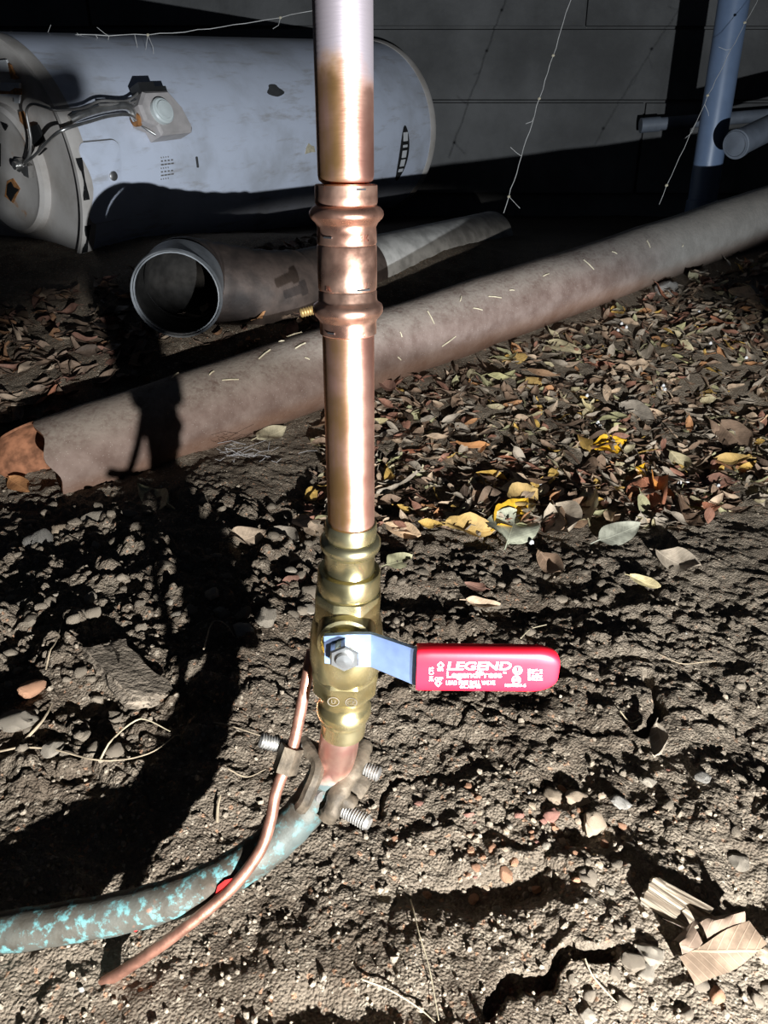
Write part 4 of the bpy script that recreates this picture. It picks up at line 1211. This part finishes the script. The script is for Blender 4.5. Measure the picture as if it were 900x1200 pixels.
def scatter(region, box, n, pal, seed, lo, hi):
    r = random.Random(seed); pts = []
    while len(pts) < n:
        x = r.uniform(box[0], box[1]); y = r.uniform(box[2], box[3])
        if region(x, y): pts.append((x, y))
    z = full_h(np.array([p[0] for p in pts]), np.array([p[1] for p in pts]), False)
    out = []
    for (x, y), zz in zip(pts, z):
        out.append((x, y, float(zz), r.choice(pal), r.uniform(lo, hi), r.uniform(0, 2 * PI), r.gauss(0, .42), r.gauss(0, .38), r.randrange(9), r.uniform(.002, .020)))
    return out
def leaf_place(px, py, right):
    if right:
        e = .82 + .02
        row = 'against the long pipe' if py < 470 - (px - 450) * .34 else ('in the middle of the litter' if py < 560 - (px - 450) * .12 else 'along the front of the litter')
        col = 'just right of the riser' if px < 530 else ('above the yellow leaf cluster' if px < 640 else ('above the grip tip' if px < 740 else 'towards the right edge'))
        return row + ', ' + col
    return ('in front of the heater end' if px < 110 else 'left of the vent duct collar' if px < 170 else 'beside the vent duct') + ', behind the long pipe'
def place_leaves(items, lab, grp, right):
    for (x, y, z, col, s, yaw, rx, ry, k, dz) in items:
        o = link('fallen_leaf', leaf_var(col, k), None, (x, y, z + dz), (rx, ry, yaw), s)
        px, py = project(x, y, z); w = '%s%s leaf %s' % ('large ' if s > 1.15 else '', WORDS[col], leaf_place(px, py, right)); tag(o, w, 'leaf', w.replace(' leaf ', ' leaves ', 1))
def stuff_leaves(items, name, label):
    vs = []; fs = []; mi = []; cols = []
    for (x, y, z, col, s, yaw, rx, ry, k, dz) in items:
        if col not in cols: cols.append(col)
        me = leaf_var(col, k); m = Matrix.Translation((x, y, z + dz * .7)) @ Euler((rx, ry, yaw)).to_matrix().to_4x4() @ Matrix.Scale(s, 4)
        n = len(vs); vs += [tuple(m @ v.co) for v in me.vertices]
        for p in me.polygons: fs.append(tuple(i + n for i in p.vertices)); mi.append(cols.index(col))
    me = bpy.data.meshes.new(name); me.from_pydata(vs, [], fs)
    for c in cols: me.materials.append(LM[c])
    me.polygons.foreach_set('material_index', mi); me.polygons.foreach_set('use_smooth', [True] * len(fs))
    o = link(name, me); tag(o, label, 'leaf litter', None, 'stuff')

SR = scatter(litter_right, (-.10, 1.15, .7, 2.0), 205, PAL_R, 21, .75, 1.45)
place_leaves(SR, '%s dry leaf strewn in the litter in front of the long pipe', '', True)
SL = scatter(litter_left, (-1.0, -.10, .7, 1.7), 42, PAL_L, 22, .8, 1.5)
place_leaves(SL, '%s leaf in the dim bed behind the long pipe', '', False)
stuff_leaves(scatter(litter_right, (-.10, 1.5, .7, 2.2), 3200, PAL_R, 23, .35, .95), 'leaf_litter', 'small broken leaves filling the ground in front of the long pipe')
stuff_leaves(scatter(litter_left, (-1.3, -.10, .6, 1.8), 800, PAL_L, 24, .6, 1.3), 'leaf_litter', 'brown leaf bed behind the long pipe and under the heater')

# ------------------------------------------------------------------ clods, pebbles, crumbs
def rock_mesh(name, seed, flat=.7, rough=.3, sub=2):
    import bmesh
    bm = bmesh.new(); bmesh.ops.create_icosphere(bm, subdivisions=sub, radius=1.0)
    r = random.Random(seed); off = Vector((r.uniform(-50, 50), r.uniform(-50, 50), r.uniform(-50, 50)))
    planes = [Vector((r.gauss(0, 1), r.gauss(0, 1), r.gauss(0, 1))).normalized() for _ in range(6)]
    for v in bm.verts:
        p = v.co.copy(); q = p * (1 + rough * mnoise.noise(p * 1.6 + off) + rough * .5 * mnoise.noise(p * 4 + off))
        for pl in planes:
            d = q.dot(pl); lim = .72 + .1 * mnoise.noise(pl * 9)
            if d > lim: q -= pl * (d - lim) * .85
        q.z *= flat; v.co = q
    me = bpy.data.meshes.new(name); bm.to_mesh(me); bm.free()
    me.polygons.foreach_set('use_smooth', [True] * len(me.polygons)); me.set_sharp_from_angle(angle=math.radians(38))
    return me
STONEC = dict(soil=(.25, .215, .172), pale=(.34, .305, .255), orange=(.44, .25, .16), cream=(.45, .365, .275), grey=(.30, .29, .27), pink=(.40, .21, .17))
SM = {k: mat_stone('stone_' + k, c) for k, c in STONEC.items()}
RV = {}
def rock_var(col, k):
    if (col, k) not in RV:
        me = rock_mesh('dirt_clod' if col == 'soil' else 'pebble', k + 3, .6 + .05 * (k % 5), .35); me.materials.append(SM[col]); RV[(col, k)] = me
    return RV[(col, k)]
def near_what(px, py):
    if py < 745 and px < 375:
        return ('under the torn end of the long pipe' if px < 95 else 'under the left part of the long pipe' if px < 180 else 'in the shadow of the riser' if px < 250 else 'just left of the riser and valve') + (' close to the pipe' if py < 650 else ' further forward')
    if px < 180: return ('left of' if px < 95 else 'at the edge of') + ' the flat slab' if py < 830 else ('below the flat slab at the left edge' if px < 80 else 'just below the flat slab')
    if py < 750: return ('right beside the brass valve' if px < 510 else 'above the middle of the red grip' if px < 610 else 'above the tip of the red grip') + (' near the leaf litter' if py < 705 else '')
    if py < 900: return 'level with the red grip' if px < 780 else 'level with the red grip near the right edge'
    return ('in the gravelly hollow, left part' if px < 590 else 'in the gravelly hollow, middle part' if px < 660 else 'right of the gravelly hollow' if px < 740 else 'near the wood splinter' if py < 1090 else 'around the folded leaf') + (', upper rim' if py < 960 else '')
def put_rocks(spots, name, cat, lab, grp, seed):
    r = random.Random(seed)
    spots = [(a, b, c * .82, d) for (a, b, c, d) in spots]
    P = [at(px, py) for (px, py, rad, col) in spots]
    Z = full_h(np.array([p.x for p in P]), np.array([p.y for p in P]), False)
    for (px, py, rad, col), p, z in zip(spots, P, Z):
        o = link(name, rock_var(col, r.randrange(8)), None, (p.x, p.y, float(z) + rad * .25), (r.uniform(-.4, .4), r.uniform(-.4, .4), r.uniform(0, 6.3)),
                 (rad * r.uniform(.85, 1.25), rad * r.uniform(.75, 1.1), rad * r.uniform(.7, 1.0)))
        w = (lab(col) if callable(lab) else lab) % dict(s='large' if rad > .0065 else 'small', p=near_what(px, py))
        tag(o, w, cat, w.replace(cat, cat + 's', 1))
r = random.Random(77)
spots = []
for _ in range(120): spots.append((r.uniform(0, 375), r.uniform(590, 740), r.uniform(.004, .011), r.choice(['soil'] * 5 + ['pale'])))
put_rocks([s for s in spots if s[3] == 'soil'], 'dirt_clod', 'clod', '%(s)s crumbly soil clod %(p)s', 'clods in the rubble by the long pipe', 1)
put_rocks([s for s in spots if s[3] != 'soil'], 'pebble', 'pebble', '%(s)s pale pebble %(p)s', 'pale pebbles in the rubble by the long pipe', 2)
spots = [(r.uniform(0, 175), r.uniform(740, 900), r.uniform(.003, .009), 'soil') for _ in range(50)]
put_rocks(spots, 'dirt_clod', 'clod', '%(s)s soil clod %(p)s', 'clods around the flat slab', 3)
spots = [(r.uniform(450, 720), r.uniform(660, 750), r.uniform(.003, .009), 'soil') for _ in range(60)]
put_rocks(spots, 'dirt_clod', 'clod', '%(s)s soil clod %(p)s', 'clods above the red lever', 4)
spots = [(r.uniform(660, 900), r.uniform(690, 1190), r.uniform(.002, .006), 'soil') for _ in range(55)]
put_rocks(spots, 'dirt_clod', 'clod', '%(s)s sandy soil clod %(p)s', 'clods on the sandy ground', 5)
spots = []
for _ in range(90):
    px = r.gauss(620, 70); py = r.gauss(985, 40); spots.append((px, py, r.uniform(.0016, .0045), r.choice(['orange', 'cream', 'cream', 'pink', 'pale', 'orange'])))
put_rocks(spots, 'pebble', 'pebble', lambda c: c + ' %(s)s pebble %(p)s', '', 6)
BIG = [(647, 934, .0105, 'cream', 'orange cream stone, left of the three largest pebbles in the gravelly hollow'),
       (676, 938, .0115, 'cream', 'whitish stone, middle of the three largest pebbles in the gravelly hollow'),
       (695, 966, .0125, 'cream', 'largest peach coloured stone, lowest of the trio in the gravelly hollow'),
       (645, 958, .0075, 'pink', 'pink stone tucked under the orange cream one'),
       (592, 1026, .0070, 'orange', 'orange stone at the left end of the gravelly hollow'),
       (628, 1043, .0042, 'orange', 'small orange stone alone in the dark hollow'),
       (865, 1012, .0095, 'pale', 'pale flat stone alone on sandy soil at the right edge'),
       (823, 913, .0085, 'grey', 'light grey angular stone near the upright narrow leaf'),
       (760, 918, .008, 'pale', 'whitish angular stone at the foot of the upright narrow leaf'),
       (727, 942, .009, 'grey', 'square brownish stone right of the three largest pebbles'),
       (762, 1122, .011, 'pale', 'pale lump left of the large folded leaf'),
       (742, 1130, .0095, 'soil', 'dull brown lump left of the pale one, above the crack end'),
       (758, 1142, .007, 'pale', 'small pale lump under the larger pale one'),
       (840, 1168, .007, 'orange', 'peach pebble in front of the large folded leaf'),
       (892, 1118, .009, 'cream', 'cream stone right of the large folded leaf'),
       (688, 1193, .006, 'pale', 'whitish pebble at the very bottom edge below the crack'),
       (40, 812, .010, 'orange', 'round orange brown stone left of the flat slab'),
       (20, 850, .012, 'pale', 'whitish stone at the left edge below the flat slab'),
       (62, 882, .011, 'pale', 'pale stone below the flat slab, second from the left edge'),
       (312, 728, .011, 'pale', 'round pale stone left of the brass valve'),
       (285, 742, .010, 'grey', 'angular grey clod in the shadow left of the brass valve'),
       (50, 640, .018, 'grey', 'long grey rock at the left edge in the rubble'),
       (110, 612, .016, 'pale', 'broad pale rock under the torn end of the long pipe'),
       (72, 625, .012, 'cream', 'cream rock near the torn end of the long pipe'),
       (882, 322, .022, 'pale', 'pale rock beside the far end of the long pipe'),
       (890, 345, .020, 'grey', 'grey rock below the pale one at the far end of the long pipe'),
       (780, 336, .022, 'grey', 'blue grey rock in the litter near the far end of the long pipe'),
       (560, 936, .004, 'orange', 'small orange pebble on smooth dark soil'),
       (500, 1050, .004, 'orange', 'small orange pebble left of the gravelly hollow'),
       (555, 1055, .005, 'orange', 'orange pebble at the lower left rim of the gravelly hollow')]
for i, (px, py, rad, col, lab) in enumerate(BIG):
    if py > 880: rad *= .72
    me = rock_mesh('stone', 500 + i, .7, .35, 3); me.materials.append(SM[col]); p = on(px, py)
    o = link('stone', me, None, (p.x, p.y, p.z + rad * .3), (r.uniform(-.3, .3), r.uniform(-.3, .3), r.uniform(0, 6)), (rad * 1.15, rad * .9, rad * .9)); tag(o, lab, 'stone')

def crumbs():
    r = random.Random(99); base = []
    for k in range(6):
        me = rock_mesh('crumb', 900 + k, .75, .4, 1); base.append(([v.co.copy() for v in me.vertices], [tuple(p.vertices) for p in me.polygons])); bpy.data.meshes.remove(me)
    N = 1700; xs = []; ys = []; rs = []
    for _ in range(N):
        px = r.uniform(-60, 960); py = 560 + 680 * r.random() ** .9
        if py < 700 and px > 440 and r.random() < .6: continue
        p = at(px, min(1230, py)) if False else None
        d = ray(px, py); s = -(CZ - .02) / d.z; xs.append(d.x * s); ys.append(d.y * s); rs.append(r.choice([.0006, .0008, .0010, .0012, .0016, .0024]) * r.uniform(.8, 1.3))
    zs = full_h(np.array(xs), np.array(ys)); vs = []; fs = []; mi = []; keys = ['soil', 'pale', 'orange', 'cream', 'grey']
    for x, y, z, rr in zip(xs, ys, zs, rs):
        bv, bf = base[r.randrange(6)]; m = Euler((r.uniform(0, 6), r.uniform(0, 6), r.uniform(0, 6))).to_matrix() * rr; n = len(vs)
        c = Vector((x, y, z + rr * .35)); vs += [tuple(c + m @ v) for v in bv]; fs += [tuple(i + n for i in f) for f in bf]
        mi += [r.choices(range(5), (60, .25, .2, .15, 1))[0]] * len(bf)
    me = bpy.data.meshes.new('soil_crumbs'); me.from_pydata(vs, [], fs)
    for k in keys: me.materials.append(SM[k])
    me.polygons.foreach_set('material_index', mi)
    tag(link('soil_crumbs', me), 'loose crumbs of soil and grit over the bare ground', 'grit', None, 'stuff')
crumbs()

# ------------------------------------------------------------------ slab, wood, beads, roots, webs
def build_slab():
    p = on(150, 800, .006); a = on(122, 768); b = on(178, 838); d = (b - a); d.z = 0; L = d.length; yaw = math.atan2(d.y, d.x)
    import bmesh
    bm = bmesh.new(); bmesh.ops.create_cube(bm, size=1.0); bmesh.ops.subdivide_edges(bm, edges=bm.edges[:], cuts=5, use_grid_fill=True)
    for v in bm.verts:
        c = v.co.copy(); n = Vector((mnoise.noise(c * 5), mnoise.noise(c * 5 + Vector((9, 3, 1))), mnoise.noise(c * 6 + Vector((2, 8, 4)))))
        v.co = Vector((c.x * L * 1.0, c.y * .034, c.z * .010)) + Vector((n.x * .010, n.y * .010, n.z * .005))
    me = bpy.data.meshes.new('flat_stone'); bm.to_mesh(me); bm.free(); me.polygons.foreach_set('use_smooth', [True] * len(me.polygons)); me.set_sharp_from_angle(angle=.6); me.materials.append(M['slab'])
    o = link('flat_stone', me, None, p + Vector((0, 0, .004)), (-.22, .06, yaw)); tag(o, 'flat oblong soil crusted slab tilted over a dark hollow at the left', 'stone')
build_slab()
def build_wood():
    a, b = on(757, 1050, .006), on(824, 1096, .006); d = b - a; L = d.length; yaw = math.atan2(d.y, d.x)
    t = thing('wood_splinter', 'short weathered grey wood splinter left of the large folded leaf', 'wood', (a + b) / 2)
    import bmesh
    bm = bmesh.new(); bmesh.ops.create_cube(bm, size=1.0); bmesh.ops.subdivide_edges(bm, edges=bm.edges[:], cuts=6, use_grid_fill=True)
    for v in bm.verts:
        c = v.co.copy(); rid = .0012 * math.sin(c.y * 26) + .0008 * math.sin(c.y * 61)
        v.co = Vector((c.x * L + (.004 * mnoise.noise(Vector((c.y * 9, c.z * 4, 0))) if abs(c.x) > .49 else 0), c.y * .016, c.z * .009 + (rid if c.z > .49 else 0)))
    me = bpy.data.meshes.new('splinter_body'); bm.to_mesh(me); bm.free(); me.materials.append(M['wood'])
    o = link('splinter_body', me, t, (0, 0, 0), (.25, -math.atan2(d.z, math.hypot(d.x, d.y)), yaw))
    me2 = bpy.data.meshes.new('splinter_strip'); me2.from_pydata([(-L * .42, .006, .004), (L * .5, .005, .0045), (L * .52, .009, .004), (-L * .40, .0098, .0035), (-L * .42, .006, .0062), (L * .5, .005, .0066), (L * .52, .009, .006), (-L * .40, .0098, .0056)], [],
        [(4, 5, 6, 7), (0, 3, 2, 1), (0, 1, 5, 4), (1, 2, 6, 5), (2, 3, 7, 6), (3, 0, 4, 7)]); me2.materials.append(M['wood'])
    link('splinter_strip', me2, t, (0, 0, 0), (.25, 0, yaw))
build_wood()

bead_me = rock_mesh('foam_bead', 4, .95, .08, 2); bead_me.materials.append(M['bead'])
for (px, py) in [(600, 575), (632, 575), (700, 500), (687, 473), (795, 574), (804, 573), (840, 579), (728, 383), (777, 464), (778, 465), (723, 396), (873, 427), (832, 406), (818, 372), (690, 478), (702, 508), (521, 572), (898, 333), (622, 646), (845, 363), (776, 461), (862, 352), (735, 376)]:
    p = on(px, py); o = link('foam_bead', bead_me, None, (p.x, p.y, p.z + .012), (0, 0, 0), .0034)
    tag(o, 'tiny white foam bead scattered over the leaf litter', 'foam bead', 'white foam beads in the leaf litter')

def strand(name, pts, rad, mat, label, cat, group=None, dz=.001, ground=True):
    P = [on(px, py, dz) for (px, py) in pts] if ground else pts
    s = spline(P, 6)
    if ground:
        zz = full_h(np.array([p.x for p in s]), np.array([p.y for p in s]), False)
        s = [Vector((p.x, p.y, max(p.z, float(z) + dz))) for p, z in zip(s, zz)]
        # relax so that the strand spans hollows instead of dipping into each of them
        for _ in range(12):
            q = [s[0]] + [Vector((b.x, b.y, max(b.z, (a.z + c.z) / 2))) for a, b, c in zip(s[:-2], s[1:-1], s[2:])] + [s[-1]]
            s = q
    n = len(s)
    o = MB().tube(s, [.7 * rad * (1 - .5 * i / n) for i in range(n)], 7).build(name, M[mat], loc=s[0]); tag(o, label, cat, group); return o
strand('grass_stem', [(481, 1058), (490, 1095), (503, 1140), (514, 1200)], .0007, 'straw', 'thin pale stem standing out on dark soil below the clamp', 'stem', dz=.003)
strand('grass_stem', [(425, 1152), (460, 1166), (492, 1188), (510, 1202)], .0008, 'straw', 'pale stem slanting along the bottom edge', 'stem', dz=.003)
strand('root_strand', [(676, 1130), (692, 1148), (712, 1172), (722, 1180)], .0008, 'straw', 'pale root hanging from the end of the black crack', 'root', dz=.004)
strand('root_strand', [(118, 898), (150, 862), (170, 848), (200, 862)], .0011, 'straw', 'arched pale root below the flat slab', 'root', dz=.004)
strand('root_strand', [(0, 885), (60, 884), (120, 895), (175, 892), (212, 866)], .0011, 'root', 'long thin root crossing the soil below the flat slab', 'root', dz=.003)
strand('root_strand', [(28, 875), (52, 848), (62, 830)], .0018, 'root', 'thicker bent root at the left edge below the flat slab', 'root', dz=.004)
strand('root_strand', [(55, 790), (66, 750), (74, 732)], .0010, 'root', 'short root left of the flat slab', 'root', dz=.004)
strand('root_strand', [(250, 850), (280, 858), (312, 868)], .0009, 'root', 'fine root left of the left clamp screw', 'root', dz=.003)
strand('root_strand', [(240, 770), (248, 742), (258, 735), (275, 752)], .0012, 'root', 'forked dry root in the shadow left of the valve', 'root', dz=.006)
strand('root_strand', [(268, 905), (290, 915), (312, 905)], .0008, 'root', 'fine root just left of the ground wire', 'root', dz=.003)
strand('root_strand', [(255, 968), (256, 950), (259, 938)], .0016, 'root', 'short stub of root in soil left of the green tube', 'root', dz=.004)
strand('twig', [(838, 778), (800, 782), (770, 770)], .0008, 'root', 'fine twig on soil right of the red lever', 'twig', dz=.003)
strand('twig', [(726, 838), (738, 852), (748, 862)], .0008, 'straw', 'pale twig near the upper soil crack', 'twig', dz=.004)
strand('twig', [(610, 752), (622, 742), (640, 736)], .0009, 'straw', 'pale twig just above the red grip', 'twig', dz=.004)

def web_line(name, a, b, sag, rad, label, knots=6, seed=1):
    r = random.Random(seed); n = 26; pts = []
    t = thing(name, label, 'cobweb', a); rad *= .6
    for i in range(n + 1):
        u = i / n; p = a.lerp(b, u); p.z -= sag * math.sin(PI * u); p += Vector((r.uniform(-1, 1), 0, r.uniform(-1, 1))) * .0015; pts.append(p)
    MB().tube(pts, rad, 6).build('thread', M['web'], t)
    for k in range(knots):
        p = pts[r.randrange(2, n - 2)]; q = p + Vector((r.uniform(-.03, .03), 0, r.uniform(-.05, .02)))
        MB().tube([p, (p + q) / 2 + Vector((.004, 0, -.004)), q], rad * .7, 5).build('side_thread', M['web'], t)
    for k in range(3):
        p = pts[r.randrange(2, n - 2)]; MB().lathe([(-.004, 0), (-.002, .003), (.002, .0025), (.004, 0)], p, (1, .2, .3), 7).build('debris_speck', M['straw'], t)
web_line('cobweb', cp(-20, 36, 1.55), cp(368, 12, 1.75), .025, .0012, 'dusty cobweb thread sagging above the water heater', 9, 4)
web_line('cobweb', cp(590, 250, 1.75), cp(670, -4, 1.7), .0, .0013, 'straight cobweb thread rising from the end of the vent duct', 3, 5)
web_line('cobweb', cp(772, 240, 1.7), cp(890, -4, 1.8), -.02, .0009, 'fine cobweb thread crossing the upright drain pipe', 3, 6)

def build_fluff():
    t = thing('cobweb_tuft', 'grey tuft of web hanging under the long pipe left of the riser', 'cobweb', on(290, 545))
    r = random.Random(12); c = on(290, 548, .012); mb = MB()
    for k in range(28):
        a = c + Vector((r.gauss(0, .02), r.gauss(0, .008), r.uniform(0, .02))); b = a + Vector((r.gauss(0, .03), r.gauss(0, .008), r.gauss(0, .008)))
        mb.tube([a, (a + b) / 2 + Vector((0, 0, r.uniform(-.006, .006))), b], .00025, 4)
    mb.build('web_threads', M['fluff'], t)['kind'] = 'stuff'
build_fluff()

# dust straws and specks lying on the long pipe, and one brass bolt
def on_pipe(px, py):
    """point of the long pipe's surface under (px, py)"""
    o = Vector((0, 0, CZ)) - LPA; d = ray(px, py); ou = o - LPa * o.dot(LPa); du = d - LPa * d.dot(LPa)
    A = du.dot(du); B = 2 * ou.dot(du); Cc = ou.dot(ou) - (LP_R + .001) ** 2; disc = B * B - 4 * A * Cc
    s = (-B - math.sqrt(max(0, disc))) / (2 * A); return o + d * s + LPA
r = random.Random(31)
for k, (px, py) in enumerate([(330, 400), (345, 392), (352, 405), (310, 415), (248, 437), (270, 445), (205, 440), (360, 420), (470, 392), (505, 372), (540, 350), (560, 362), (580, 348), (600, 340), (640, 322), (468, 420), (526, 400), (690, 310), (720, 296), (800, 288), (760, 286)]):
    p = on_pipe(px, py); dd = Vector((r.gauss(0, 1), r.gauss(0, 1), r.gauss(0, .4))).normalized() * r.uniform(.006, .016)
    n = (p - LPA - LPa * (p - LPA).dot(LPa)).normalized(); dd -= n * dd.dot(n)
    o = MB().tube([p - dd, p + n * .001, p + dd], .0010, 5).build('straw_bit', M['straw'], loc=p)
    tag(o, 'bit of pale straw lying on the dusty back of the long pipe', 'straw', 'straw bits on the long pipe')
def build_bolt():
    a = cp(352, 366, 1.14); b = cp(372, 361, 1.12)
    p = on_pipe(362, 388)
    t = thing('bolt', 'dull brass bolt sticking up behind the lower bead of the copper coupling', 'bolt', p)
    d = (cp(380, 360, 1.12) - cp(352, 367, 1.12)).normalized(); base = cp(352, 367, 1.15)
    bolt(MB(), base, d, .028, .0075, .004).build('threaded_shank', M['bolt_brass'], t)
    MB().lathe([(0, .011), (.010, .011)], base + d * .028, d, 6).build('bolt_head', M['bolt_brass'], t, smooth=False)
build_bolt()
